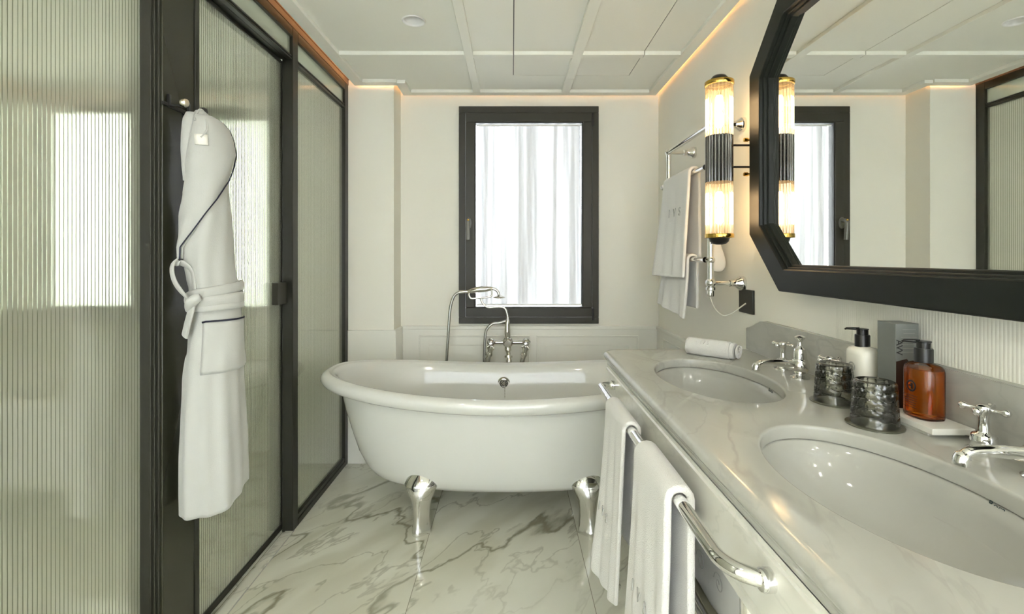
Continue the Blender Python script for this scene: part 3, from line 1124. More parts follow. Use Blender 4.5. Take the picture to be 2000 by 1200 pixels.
faucet(1.455, 'chrome basin tap with cross handles at the farther basin')
faucet(0.79, 'chrome basin tap with cross handles at the nearest basin, cut by the picture edge', 0.112)

# ------------------------------------------------------------------ things on the worktop
def tumbler(x, y, label):
    t = thing('smoked_tumbler', (x, y, CT + 0.004), label, 'tumbler', 'upturned smoked glass tumblers')
    bm = BM()
    z0, z1 = CT + 0.0035, CT + 0.097
    SEG = 96

    def rad(f):
        return 0.0445 - 0.0052 * f

    rings = []
    NR = 46
    for i in range(NR + 1):
        f = i / NR
        z = z0 + (z1 - z0) * f
        ring = []
        for k in range(SEG):
            a = 2 * pi * k / SEG
            r = rad(f)
            if f < 0.16: cut = 0
            elif f > 0.96: cut = 0.0
            else:
                gv = abs(sin(a * 7 + 0.4 * sin(f * 9)))
                gh = abs(sin(f * 15 + 0.5 * sin(a * 3)))
                gd = abs(sin(a * 7 + f * 15))
                cut = 0.0036 * (max(0, 1 - gv * 4) + max(0, 1 - gh * 3.2) + 0.4 * max(0, 1 - gd * 4))
            r -= cut
            if f > 0.95: r -= 0.003 * ((f - 0.95) / 0.05) ** 2
            ring.append((x + r * cos(a), y + r * sin(a), z))
        rings.append(ring)
    rings.append([(x + 0.034 * cos(2 * pi * k / SEG), y + 0.034 * sin(2 * pi * k / SEG), z1 + 0.001) for k in range(SEG)])
    rings.append([(x + 0.026 * cos(2 * pi * k / SEG), y + 0.026 * sin(2 * pi * k / SEG), z1 - 0.003) for k in range(SEG)])
    inner = []
    for i in range(8, -1, -1):
        f = i / 8 * 0.86
        r = rad(f) - 0.0045 + (0.0025 if i == 0 else 0)
        inner.append([(x + r * cos(2 * pi * k / SEG), y + r * sin(2 * pi * k / SEG), z0 + (z1 - z0) * f) for k in range(SEG)])
    loft(bm, rings, True, False, True)
    loft(bm, inner, True, True, False)
    obj('glass_body', bm, 'smoke', t, smooth=70)
    return t


for (x, y, lab, l2) in ((0.807, 1.212, 'smoked cut-glass tumbler upside down, the farther of two', 'round dark coaster under the farther tumbler'),
                        (0.783, 1.045, 'smoked cut-glass tumbler upside down, nearest the amber bottle', 'round dark coaster under the tumbler nearest the amber bottle')):
    bm = BM()
    lathe(bm, [(0, CT), (0.052, CT), (0.0535, CT + 0.001), (0.0535, CT + 0.003), (0.052, CT + 0.0035), (0, CT + 0.0035)], (x, y, 0), 48, cap=False)
    tag(obj('glass_coaster', bm, 'coaster', smooth=40), l2, 'coaster', 'dark coasters')
    tumbler(x, y, lab)

# tray with slight overhang
TZ = CT + 0.020
bm = BM()
box(bm, 0.840, 0.926, 0.966, 1.285, TZ - 0.013, TZ, 0.0015)
box(bm, 0.846, 0.922, 0.985, 1.27, CT, TZ - 0.0125)
tag(obj('bottle_tray', bm, 'tray'), 'white rectangular tray under the bottles and carton', 'tray')


def bottle(x, y, kind, label):
    t = thing('pump_bottle', (x, y, TZ), label, 'bottle', 'pump bottles on the tray')

    def oval(prof, m, name, par, e=1.0, sm=45):
        bm = BM()
        SEG = 48
        rings = []
        for r, z in prof:
            ring = []
            for k in range(SEG):
                a = 2 * pi * k / SEG
                n_ = 2.7
                c, s = cos(a), sin(a)
                q = (abs(c) ** n_ + abs(s) ** n_) ** (-1 / n_)
                ring.append((x + 0.78 * r * q * c * e, y + r * q * s, TZ + z))
            rings.append(ring)
        loft(bm, rings, True, True, True)
        return obj(name, bm, m, par, smooth=sm)

    body = [(0.032, 0), (0.0355, 0.002), (0.0365, 0.006), (0.0365, 0.100), (0.035, 0.108), (0.030, 0.114), (0.018, 0.118), (0.0145, 0.120), (0.0145, 0.124)]
    if kind == 'amber':
        oval([(0.030, 0.003), (0.034, 0.005), (0.035, 0.009), (0.035, 0.101), (0.034, 0.104)], 'amber', 'liquid', t)
        b = oval(body, 'clearbottle', 'bottle_body', t)
    else:
        b = oval(body, 'lotion', 'bottle_body', t)
    # round emblem and fine print facing the basin side
    xf = x - 0.78 * 0.0367
    bm = BM()
    lathe(bm, [(0.0085, xf - 0.0002), (0.0098, xf - 0.0012), (0.0115, xf - 0.0012), (0.0125, xf - 0.0002)], (0, y - 0.002, TZ + 0.068), 28, 'x', cap=False)
    box(bm, xf - 0.0010, xf, y - 0.006, y - 0.002, TZ + 0.062, TZ + 0.074)
    box(bm, xf - 0.0010, xf, y - 0.002, y + 0.004, TZ + 0.067, TZ + 0.0695)
    obj('emblem', bm, 'print_black' if kind == 'amber' else 'print_grey', b)
    bm = BM()
    for q in range(6):
        w = random.uniform(0.012, 0.019)
        box(bm, xf - 0.0007, xf, y - w, y + w, TZ + 0.022 + q * 0.005, TZ + 0.0228 + q * 0.005)
    obj('fine_print', bm, 'print_black' if kind == 'amber' else 'print_grey', b)
    bm = BM()
    lathe(bm, [(0, TZ + 0.118), (0.0165, TZ + 0.118), (0.0165, TZ + 0.146), (0.0155, TZ + 0.148), (0.0125, TZ + 0.148), (0.0125, TZ + 0.160), (0.0135, TZ + 0.161), (0.0135, TZ + 0.163), (0, TZ + 0.1635)], (x, y, 0), 36, cap=False)
    p = obj('pump_head', bm, 'matteblack', t, smooth=35)
    bm = BM()
    d = Vector((-0.80, 0.60, 0))
    P = [Vector((x, y, TZ + 0.1615)) + d * s + Vector((0, 0, zz)) for s, zz in ((0.006, 0), (0.02, 0), (0.033, -0.0005), (0.037, -0.003))]
    tube(bm, P, [0.0042, 0.0034, 0.0028, 0.002], 10)
    obj('nozzle', bm, 'matteblack', p, smooth=180)
    return t


bottle(0.885, 1.040, 'amber', 'clear bottle of amber liquid with black pump on the tray')
bottle(0.885, 1.222, 'white', 'creamy white lotion bottle with black pump behind the carton')
# carton
t = thing('tall_carton', (0.905, 1.13, TZ), 'tall dark grey carton standing between the two pump bottles', 'carton')
bx0, bx1, by0, by1 = 0.872, 0.925, 1.100, 1.155
obj('carton_body', box(BM(), bx0, bx1, by0, by1, TZ, TZ + 0.192, 0.0008), 'carton', t)
bm = BM()
pr = [(bx0 + 0.001, TZ + 0.001), (bx1 - 0.001, TZ + 0.001), (bx1 - 0.001, TZ + 0.098), (bx1 - 0.02, TZ + 0.103), (bx0 + 0.025, TZ + 0.112), (bx0 + 0.001, TZ + 0.106)]
prism(bm, pr, lambda x, z: (x, by0, z), lambda x, z: (x, by0 - 0.0006, z))
obj('dark_panel', bm, 'carton_dark', t)
bm = BM()
for q in range(7):
    w = random.uniform(0.012, 0.019)
    cx = (bx0 + bx1) / 2 + 0.004
    box(bm, cx - w, cx + w, by0 - 0.0006, by0, TZ + 0.178 - q * 0.0085, TZ + 0.1787 - q * 0.0085)
obj('fine_print', bm, 'print_grey', t)
text_obj('brush_lettering', 'AVV', 0.020, basis((0, 0, -1), (1, 0, 0), (bx0 + 0.0075, by0 - 0.0008, TZ + 0.138)), 'print_black', t, 0.0003, 0.9)

# rolled towel
t = thing('rolled_hand_towel', (0.73, 1.77, CT), 'small white towel rolled up beside the farther basin', 'towel')
bm = BM()
a0 = PX(1345, 0, 1.83)
A = Vector((0.672, 1.835, 0))
B = Vector((0.792, 1.715, 0))
d = (B - A).normalized()
nrm = Vector((0, 0, 1)).cross(d)
rr = 0.029
ends = []
NL = 24
rings = []
for i in range(NL + 1):
    f = i / NL
    c = A + (B - A) * f
    ring = []
    for k in range(40):
        a = 2 * pi * k / 40
        r = rr * (1 + 0.03 * noise.noise((f * 5, cos(a) * 2, sin(a) * 2)))
        if i in (0, NL): r *= 0.90
        ring.append(c + nrm * (cos(a) * r * 1.1) + Vector((0, 0, CT + rr * 1.05 + sin(a) * r)))
    rings.append(ring)
loft(bm, rings)
obj('towel_roll', bm, 'terry', t, smooth=50)
bm = BM()
sp = []
for i in range(90):
    a = i * 0.22
    r = 0.003 + 0.0225 * i / 90
    sp.append(B + d * (0.010 if True else 0) + nrm * (cos(a) * r * 1.1) + Vector((0, 0, CT + rr * 1.05 + sin(a) * r)))
tube(bm, sp, 0.0032, 8)
c2 = B + d * 0.004
obj('spiral_edge', bm, 'terry', t, smooth=180)
bm = BM()
P0 = A + nrm * (-rr * 0.0) + Vector((0, 0, CT + 2 * rr * 0.98))
for s in (0,):
    rings = []
    for i in range(13):
        f = i / 12
        c = A + (B - A) * (f * 0.93 + 0.0)
        ring = []
        for q in range(10):
            a = radians(100 + q * 16)
            ring.append(c + nrm * (cos(a) * rr * 1.21) + Vector((0, 0, CT + rr * 1.05 + sin(a) * rr * 1.10)))
        rings.append(ring)
    loft(bm, rings, False, False, False)
obj('outer_flap', bm, 'terry', t, smooth=180, mods=[('SOLIDIFY', dict(thickness=0.004, offset=0))])
mid = (A + B) / 2 - nrm * 0.0
fwd = (-nrm if nrm.y > 0 else nrm)
ctr = A + (B - A) * 0.42 + fwd * (rr * 1.02) + Vector((0, 0, CT + rr * 1.05 + rr * 0.78))
text_obj('embossed_letters', 'IVS', 0.020, basis(d, (fwd * -0.62 + Vector((0, 0, 0.78))).normalized(), ctr), 'terry', t, 0.0012, 1.3)

# ------------------------------------------------------------------ towel rail on the apron with two towels
RXr, RZr = 0.3145, 0.798
t = thing('vanity_towel_rail', (0.365, 1.2, RZr), 'long curved chrome towel rail fixed to the worktop apron', 'towel rail')
bm = BM()
sp = [Vector((RXr + 0.062 * (1 - sin(a)), 0.685 + 0.062 * (1 - cos(a)), RZr)) for a in [pi / 2 * k / 16 for k in range(17)]]
sp = [Vector((0.372, 0.685, RZr))] + [p for p in sp if p.x < 0.368]
for yy in (0.9, 1.2, 1.5): sp.append(Vector((RXr, yy, RZr)))
sp += [Vector((RXr + 0.028 * (1 - cos(a)), 1.702 + 0.028 * sin(a), RZr)) for a in [pi / 2 * k / 10 for k in range(11)]] + [Vector((0.367, 1.730, RZr))]
tube(bm, sp, 0.0125, 20)
obj('rail_tube', bm, 'chrome', t, smooth=180)
for yy in (0.685, 1.730):
    bm = BM()
    lathe(bm, [(0, 0.350), (0.0145, 0.350), (0.0165, 0.354), (0.0165, 0.367), (0, 0.367)], (0, yy, RZr), 28, 'x', cap=False)
    obj('flange', bm, 'chrome', t, smooth=35)


def draped(name, y0, y1, zf, zbk, label, flare0, flare1, seed, cat='towel', rail=(RXr, RZr), th=0.011, dirx=-1, rrail=0.0135, group=None, flare_back=0.0, letters=None):
    """cloth over a rail running along y; front side hangs on the dirx side.
       zf, zbk: hems as functions of f (0 at y0 .. 1 at y1)"""
    rx, rz = rail
    t = thing(name, (rx, (y0 + y1) / 2, rz), label, cat, group)
    bm = BM()
    NY = 40
    cols = []
    r = rrail + th / 2 + 0.001
    for i in range(NY + 1):
        f = i / NY
        y = y0 + (y1 - y0) * f
        col = []
        zb, zk = zf(f), zbk(f)
        NF = 34
        fl = flare0 + (flare1 - flare0) * f
        for j in range(NF):
            g = 1 - j / NF         # 1 at the hem
            z = rz - (rz - zb) * g
            w = 0.006 * sin(f * 9 + seed) * g + 0.004 * sin(f * 21 + seed * 2 + g * 2) * g ** 0.7
            pinch = 0.02 * g * sin(seed + 1.7) * (0.5 - f)
            col.append((rx + dirx * (r + fl * g ** 1.3 + w), y + pinch, z))
        for j in range(9):
            a = pi * j / 8
            col.append((rx + dirx * r * cos(a), y, rz + r * sin(a)))
        for j in range(1, NF + 1):
            g = j / NF
            z = rz - (rz - zk) * g
            w = 0.004 * sin(f * 11 + seed * 3) * g
            col.append((rx - dirx * (r + flare_back * g + w), y, z))
        cols.append(col)
    loft(bm, cols, False, False, False)
    c = obj('towel_cloth', bm, 'terry', t, smooth=180, mods=[('SOLIDIFY', dict(thickness=th, offset=0)), ('BEVEL', dict(width=th * 0.42, segments=3, limit_method='ANGLE', angle_limit=radians(50)))])
    return t


tw1 = draped('draped_towel', 1.27, 1.50, lambda f: 0.335 + 0.0 * f - 0.02 * sin(f * 3), lambda f: 0.43, 'white towel on the vanity rail, the farther of two', 0.018, 0.052, 1.0, group='towels on the vanity rail')
tw2 = draped('draped_towel', 0.905, 1.135, lambda f: 0.30 + 0.02 * f, lambda f: 0.33, 'white towel on the vanity rail, nearest the camera', 0.016, 0.030, 2.4, group='towels on the vanity rail', th=0.015, flare_back=-0.004)
for tw, yc, zc, xx in ((tw1, 1.40, 0.515, 0.264), (tw2, 1.02, 0.535, 0.268)):
    for q, ch in enumerate('IVS'):
        text_obj('embroidery', ch, 0.036, basis((0, -1, 0), (0.09, 0, 1), (xx - 0.004 + 0.003 * q, yc + 0.042 - q * 0.036, zc)), 'thread', tw, 0.0012)

# vanity stand: chrome legs, lower rail and shelf
t = thing('vanity_stand', (0.65, 1.1, 0), 'chrome tubular stand carrying the marble worktop', 'washstand')
for (x, y) in ((0.392, 1.84), (0.392, 0.80), (0.90, 1.84), (0.90, 0.80), (0.392, 0.36), (0.90, 0.36)):
    bm = BM()
    lathe(bm, [(0, 0), (0.022, 0), (0.022, 0.008), (0.016, 0.014), (0.0145, 0.03), (0.0145, 0.50), (0.019, 0.505), (0.019, 0.53), (0.0145, 0.535), (0.0145, AZ - 0.02), (0.02, AZ - 0.015), (0.02, AZ), (0, AZ)], (x, y, 0), 24, cap=False)
    obj('leg', bm, 'chrome', t, smooth=40)
bm = BM()
for x in (0.392, 0.90):
    obj('lower_rail', tube(BM(), [(x, 0.36, 0.518), (x, 1.84, 0.518)], 0.010, 14), 'chrome', t, smooth=60)
for y in (0.36, 0.80, 1.84):
    obj('lower_rail', tube(BM(), [(0.392, y, 0.518), (0.90, y, 0.518)], 0.009, 14), 'chrome', t, smooth=60)
obj('shelf', box(BM(), 0.402, 0.89, 0.37, 1.83, 0.512, 0.524, 0.002), 'shelfglass', t)
# laundry bag on the shelf
t = thing('laundry_bag', (0.53, 1.08, 0.524), 'silver-grey bag with scroll pattern on the shelf under the worktop', 'bag')
bm = BM()
rings = []
for i in range(13):
    f = i / 12
    z = 0.525 + 0.175 * f
    s = 1 - 0.10 * f - (0.06 if i == 0 else 0) - (0.2 if i == 12 else 0)
    ring = []
    for k in range(40):
        a = 2 * pi * k / 40
        c, sn = cos(a), sin(a)
        q = (abs(c) ** 5 + abs(sn) ** 5) ** (-1 / 5)
        wob = 1 + 0.03 * noise.noise((c * 2, sn * 2, f * 3))
        ring.append((0.545 + 0.135 * q * c * s * wob, 1.11 + 0.20 * q * sn * s * wob, z))
    rings.append(ring)
loft(bm, rings)
obj('bag_body', bm, 'bag', t, smooth=60)
bm = BM()
for (yy, zz, r) in ((0.97, 0.60, 0.022), (1.02, 0.655, 0.02), (1.06, 0.59, 0.024), (1.12, 0.64, 0.022), (0.96, 0.66, 0.014), (1.18, 0.60, 0.02)):
    xx = 0.545 - 0.135 * (1 - 0.10 * (zz - 0.525) / 0.175) - 0.002
    tube(bm, [(xx, yy + (r * (1 - i / 30)) * cos(i * 0.35), zz + (r * (1 - i / 30)) * sin(i * 0.35)) for i in range(28)], 0.0009, 6)
    tube(bm, [(0.500 + yy * 0.0 + (yy - 0.97) * 0.3 + (r * (1 - i / 30)) * cos(i * 0.35), 0.909 + 0.02 * (zz - 0.525) / 0.175, zz + (r * (1 - i / 30)) * sin(i * 0.35)) for i in range(28)], 0.0009, 6)
obj('scroll_pattern', bm, 'bagprint', t)

# ------------------------------------------------------------------ mirror
t = thing('octagonal_mirror', (XW, 1.13, 1.145), 'large octagonal mirror in a thick black frame on the right wall', 'mirror')
Y0, Y1, Z0, Z1, CH = 0.462, 1.796, 1.143, 2.122, 0.196
octo = [(Y0 + CH, Z0), (Y1 - CH, Z0), (Y1, Z0 + CH), (Y1, Z1 - CH), (Y1 - CH, Z1), (Y0 + CH, Z1), (Y0, Z1 - CH), (Y0, Z0 + CH)]


def inset(poly, d):
    n = len(poly)
    out = []
    for i in range(n):
        p0, p1, p2 = Vector(poly[i - 1]), Vector(poly[i]), Vector(poly[(i + 1) % n])
        e1, e2 = (p1 - p0).normalized(), (p2 - p1).normalized()
        n1, n2 = Vector((-e1.y, e1.x)), Vector((-e2.y, e2.x))
        b = (n1 + n2).normalized()
        out.append(p1 + b * (d / b.dot(n1)))
    return out


bm = BM()
prof = [(0, 0.950), (0, 0.884), (0.003, 0.880), (0.070, 0.880), (0.073, 0.882), (0.0735, 0.892), (0.078, 0.893), (0.080, 0.895), (0.0805, 0.904), (0.086, 0.905), (0.088, 0.907), (0.0885, 0.918), (0.0885, 0.93), (0.02, 0.95)]
loft(bm, [[(x, p[0], p[1]) for p in inset(octo, d)] for d, x in prof], True, False, False)
obj('mirror_frame', bm, 'frame_black', t)
bm = BM()
prism(bm, [tuple(p) for p in inset(octo, 0.086)], lambda y, z: (0.916, y, z), lambda y, z: (0.922, y, z))
obj('mirror_glass', bm, 'mirror', t)

# ------------------------------------------------------------------ sconce
SXc, SYc = 0.800, 1.868
t = thing('wall_sconce', (SXc, SYc, 1.33), 'lit ribbed glass tube wall light with brass rings beside the mirror', 'wall light')
zA, zB, zC, zD = 1.338, 1.545, 1.722, 1.925
NRB = 22


def rods(z0, z1, m, name, par, r=0.0505, rr=0.0066):
    bm = BM()
    prof = []
    for k in range(NRB * 6):
        a = 2 * pi * k / (NRB * 6)
        q = abs(cos(a * NRB / 2))
        prof.append((SXc + (r - rr + rr * q ** 0.6) * cos(a), SYc + (r - rr + rr * q ** 0.6) * sin(a)))
    loft(bm, [[(p[0], p[1], z) for p in prof] for z in (z0, z1)], True, False, False)
    return obj(name, bm, m, par, smooth=60)


rods(zC, zD, 'sconce_glass', 'lower_shade' if False else 'glass_shade', t)
rods(zA, zB, 'sconce_glass', 'glass_shade', t)
rods(zB, zC, 'band', 'ribbed_band', t)
for zz in (zA, zD):
    bm = BM()
    lathe(bm, [(0.046, zz - 0.008), (0.0525, zz - 0.008), (0.0535, zz - 0.006), (0.0535, zz + 0.006), (0.0525, zz + 0.008), (0.046, zz + 0.008)], (SXc, SYc, 0), 48, cap=False)
    obj('brass_ring', bm, 'brass', t, smooth=35)
bm = BM()
lathe(bm, [(0.05, zD + 0.006), (0.034, zD + 0.010), (0.032, zD + 0.02), (0.024, zD + 0.030), (0.01, zD + 0.035), (0, zD + 0.035)], (SXc, SYc, 0), 36, cap=False)
obj('end_cap', bm, 'matteblack', t, smooth=50)
bm = BM()
lathe(bm, [(0.05, zA - 0.006), (0.037, zA - 0.010), (0.034, zA - 0.022), (0.024, zA - 0.031), (0.01, zA - 0.034), (0, zA - 0.034)], (SXc, SYc, 0), 36, cap=False)
obj('end_cap', bm, 'matteblack', t, smooth=50)
for zz in ((zA + zB) / 2 + 0.005, (zC + zD) / 2 - 0.005):
    for dz in (-0.032, 0.032):
        bm = BM()
        lathe(bm, [(0, zz + dz - 0.031), (0.010, zz + dz - 0.029), (0.0135, zz + dz - 0.02), (0.0135, zz + dz + 0.02), (0.010, zz + dz + 0.029), (0, zz + dz + 0.031)], (SXc, SYc, 0), 20, cap=False)
        obj('bulb', bm, 'bulb', t, smooth=60)
for zz in (1.688, 1.604):
    obj('bracket_arm', tube(BM(), [(SXc + 0.045, SYc, zz), (0.939, SYc, zz)], 0.0042, 10), 'matteblack', t, smooth=60)
bm = BM()
box(bm, 0.938, 0.95, SYc - 0.045, SYc + 0.02, 1.575, 1.72, 0.002)
obj('backplate', bm, 'matteblack', t)
for zz in (1.712, 1.578):
    bm = BM()
    lathe(bm, [(0, 0.900), (0.007, 0.901), (0.008, 0.904), (0.008, 0.915), (0.005, 0.917), (0.005, 0.94)], (0, SYc + 0.012, zz), 18, 'x', cap=False)
    obj('brass_knob', bm, 'brass', t, smooth=40)

# ------------------------------------------------------------------ heated towel rail on the right wall
HX = 0.815
t = thing('heated_towel_rail', (HX, 2.25, 1.1), 'chrome heated towel rail on the right wall behind the ribbed lamp', 'towel radiator')
yn, yf = 1.985, 2.515
for yy, zb in ((yn, 1.12), (yf, 1.16)):
    up_ = obj('upright_tube', tube(BM(), [(HX, yy, zb), (HX, yy, 1.80)], 0.0125, 18), 'chrome', t, smooth=50)
    for zz in ((1.80, 0.019), (1.50, 0.019), (1.245, 0.018), (1.15, 0.021)):
        obj('joint', sphere(BM(), (HX, yy, zz[0]), zz[1], 18), 'chrome', up_, smooth=50)
for zz in (1.80, 1.625, 1.245):
    bm = BM()
    off = 0.0 if zz > 1.7 else -0.022
    tube(bm, [(HX + off, yn - (0.0 if zz > 1.7 else 0.0), zz), (HX + off, yf + (0 if zz > 1.7 else 0.02), zz)], 0.0115, 16)
    obj('cross_rail', bm, 'chrome', t, smooth=50)
obj('rail_end_ball', sphere(BM(), (HX - 0.022, yf + 0.018, 1.62), 0.016, 16), 'chrome', t, smooth=50)
bm = BM()
lathe(bm, [(0, 1.095), (0.013, 1.095), (0.014, 1.10), (0.014, 1.118), (0.019, 1.122), (0.019, 1.132), (0.012, 1.136)], (HX, yn, 0), 24, cap=False)
obj('end_valve', bm, 'chrome', t, smooth=50)
for (yy, zz) in ((yn, 1.80), (yf, 1.80), (yn, 1.148), (yf, 1.148), (yn, 1.245)):
    bm = BM()
    lathe(bm, [(0.008, HX), (0.010, HX + 0.03), (0.010, HX + 0.075), (0.014, HX + 0.078), (0.014, HX + 0.095), (0.018, HX + 0.105), (0.028, HX + 0.118), (0.030, HX + 0.122), (0.030, XW), (0, XW)] if zz != 1.245 else [(0.008, HX - 0.022), (0.008, HX + 0.0)], (0, yy, zz), 28, 'x', cap=False)
    obj('wall_bracket' if zz != 1.245 else 'rail_link', bm, 'chrome', t, smooth=40)
# towels on it
draped('warm_towel', 2.10, 2.45, lambda f: 1.165 + 0.0 * f, lambda f: 1.25, 'white towel with raised lettering on the upper bar of the heated rail', 0.020, 0.065, 0.3, rail=(HX - 0.022, 1.625), th=0.014, group='towels on the heated rail')
warm = bpy.context.scene.collection.objects['warm_towel'] if 'warm_towel' in bpy.context.scene.collection.objects else None
for q, ch in enumerate('IVS'):
    text_obj('raised_letters', ch, 0.055, basis((0, -1, 0), (0.06, 0, 1), (0.7465 + q * 0.003, 2.30 - q * 0.062, 1.46)), 'thread', warm, 0.001)
draped('warm_towel', 2.12, 2.46, lambda f: 0.985 + 0.035 * f, lambda f: 1.03, 'white towel on the lower bar of the heated rail, hanging below the other', 0.016, 0.030, 2.0, rail=(HX - 0.022, 1.245), th=0.013, group='towels on the heated rail')

# small cloth hanging behind the lamp
bm = BM()
outl = [(0.0, 0.085), (0.012, 0.06), (0.022, 0.03), (0.034, -0.005), (0.038, -0.035), (0.030, -0.060), (0.010, -0.072), (-0.012, -0.070), (-0.030, -0.055), (-0.036, -0.025), (-0.028, 0.01), (-0.014, 0.05)]
op = smooth_path([(0.902 + x, 2.13, 1.262 + z) for x, z in outl] + [(0.902, 2.13, 1.347)], 4)[:-1]
R1 = [Vector(p) for p in op]
cc = Vector((0.902, 2.13, 1.25))
loft(bm, [[cc + (p - cc) * s_ + Vector((0, d_, 0)) for p in R1] for s_, d_ in ((0.75, -0.010), (0.95, -0.007), (1.0, 0), (0.95, 0.007), (0.75, 0.010))])
tag(obj('wash_mitt', bm, 'terry_edge', smooth=60), 'small pale teardrop cloth hanging on the wall behind the heated rail', 'wash cloth')

# socket and cable
t = thing('wall_socket', (XW, 1.94, 1.1), 'square black socket plate on the wall below the lamp', 'socket')
sy0 = 0.95 * 945 / 473
sy1 = 0.95 * 945 / 443
obj('cover_plate', box(BM(), 0.941, 0.95, 1.893, 2.008, 1.030, 1.125, 0.0015), 'plate', t)
bm = BM()
P = [PX(1387, 578, 1.985), PX(1391, 592, 1.98), PX(1400, 608, 1.98), PX(1414, 617, 1.98), PX(1430, 612, 1.975), PX(1444, 602, 1.965), PX(1457, 593, 1.945)]
tube(bm, smooth_path(P, 6), 0.0028, 8)
tag(obj('power_cable', bm, 'cable', smooth=180), 'thin cream cable sagging from the heated rail to the black socket', 'cable')

# ------------------------------------------------------------------ bathtub
BXc, BYc = -0.03, 2.45
tub = thing('clawfoot_bathtub', (BXc, BYc, 0), 'white freestanding slipper bathtub on chrome feet under the window', 'bathtub')
SEG = 120


def tring(ax, ay, z, w=0.0, n_=2.35):
    ring = []
    for k in range(SEG):
        a = 2 * pi * k / SEG
        c, s = cos(a), sin(a)
        x = abs(c) ** (2 / n_) * (1 if c > 0 else -1)
        y = abs(s) ** (2 / n_) * (1 if s > 0 else -1)
        rise = 0.062 * abs(x) ** 1.7
        ring.append((BXc + ax * x, BYc + ay * y, z + w * rise))
    return ring


outer = [(0.50, 0.165, 0.170, 0), (0.575, 0.215, 0.172, 0), (0.625, 0.240, 0.182, 0), (0.665, 0.262, 0.205, 0), (0.70, 0.279, 0.245, 0.02), (0.735, 0.296, 0.31, 0.08), (0.768, 0.315, 0.40, 0.25), (0.795, 0.332, 0.48, 0.5), (0.815, 0.345, 0.55, 0.8), (0.832, 0.354, 0.585, 1),
         (0.842, 0.360, 0.590, 1), (0.862, 0.366, 0.578, 1), (0.888, 0.382, 0.574, 1), (0.906, 0.394, 0.584, 1), (0.916, 0.402, 0.602, 1), (0.914, 0.402, 0.618, 1), (0.904, 0.396, 0.630, 1), (0.892, 0.386, 0.637, 1), (0.880, 0.374, 0.641, 1),
         (0.874, 0.368, 0.6405, 1), (0.868, 0.362, 0.636, 1), (0.862, 0.356, 0.636, 1), (0.850, 0.346, 0.632, 1), (0.838, 0.336, 0.615, 1), (0.822, 0.325, 0.57, 0.8), (0.79, 0.308, 0.48, 0.5), (0.745, 0.287, 0.38, 0.2), (0.69, 0.262, 0.30, 0.05), (0.63, 0.232, 0.245, 0), (0.56, 0.19, 0.222, 0), (0.45, 0.13, 0.215, 0)]
bm = BM()
loft(bm, [tring(*r) for r in outer])
obj('tub_shell', bm, 'enamel', tub, smooth=180)
for (dx, dy, sgn) in ((-0.385, -1, -1), (0.375, -1, 1), (-0.385, 1, -1), (0.375, 1, 1)):
    bm = BM()
    rings = []
    for (z, r, ox, oy) in ((0.286, 0.008, 0.0, 0.03), (0.278, 0.035, 0, 0.026), (0.262, 0.055, 0, 0.020), (0.240, 0.070, 0, 0.012), (0.222, 0.077, 0, 0.006), (0.214, 0.077, 0, 0.004), (0.208, 0.074, 0, 0.002), (0.185, 0.064, 0, 0.0), (0.155, 0.050, 0, -0.002), (0.12, 0.043, 0, -0.002), (0.08, 0.040, 0, 0.0), (0.045, 0.041, 0, 0.0), (0.018, 0.046, 0, -0.001), (0.004, 0.048, 0, -0.002), (0.0, 0.045, 0, -0.002)):
        ring = []
        for k in range(32):
            a = 2 * pi * k / 32
            # ridge towards the outer diagonal
            rid = atan2(1.0 * dy, 0.35 * sgn)
            dd = cos(a - rid)
            p = 1 + 0.32 * max(0, dd) ** 5 * min(1, max(0, (0.2 - z) / 0.12)) - 0.12 * abs(sin(2 * (a - rid))) * min(1, max(0, (0.2 - z) / 0.12))
            flat = 0.62 if z > 0.19 else 0.8
            ring.append((BXc + dx + ox + r * p * cos(a), BYc + dy * (0.238 - oy * 1.0) + r * p * flat * sin(a), z))
        rings.append(ring)
    loft(bm, rings)
    obj('claw_foot', bm, 'chrome', tub, smooth=70)
# overflow with plug chain on the inner back wall
ov = PX(984, 749, 2.770)
bm = BM()
lathe(bm, [(0.036, ov.y + 0.006), (0.036, ov.y + 0.001), (0.033, ov.y - 0.002), (0.030, ov.y - 0.001), (0.026, ov.y + 0.001), (0.025, ov.y - 0.003), (0.012, ov.y - 0.006), (0, ov.y - 0.006)], (ov.x, 0, ov.z), 36, 'y', cap=False)
of = obj('overflow', bm, 'nickel', tub, smooth=35)
bm = BM()
lathe(bm, [(0.019, ov.y - 0.0065), (0.021, ov.y - 0.008), (0.023, ov.y - 0.0065)], (ov.x, 0, ov.z), 30, 'y', cap=False)
for q in range(8):
    a = q * pi / 4
    sphere(bm, (ov.x + 0.013 * cos(a), ov.y - 0.006, ov.z + 0.013 * sin(a)), 0.004, 8)
obj('overflow_grille', bm, 'plate', of, smooth=60)
bm = BM()
for q in range(26):
    z = ov.z - 0.02 - q * 0.0085
    yy = ov.y - 0.008 - 0.02 * q / 26 - 0.002
    sphere(bm, (ov.x + 0.006 + 0.003 * q / 26, yy, z), 0.0034, 8)
obj('plug_chain', bm, 'nickel', tub, smooth=60)

# ------------------------------------------------------------------ bath shower mixer, floor mounted behind the tub
YT = 2.935
t = thing('bath_shower_mixer', (-0.02, YT, 0), 'floor standing chrome bath mixer with hand shower behind the bathtub', 'bath tap')


def TP(px, py, dy=0.0):
    return PX(px, py, YT + dy)


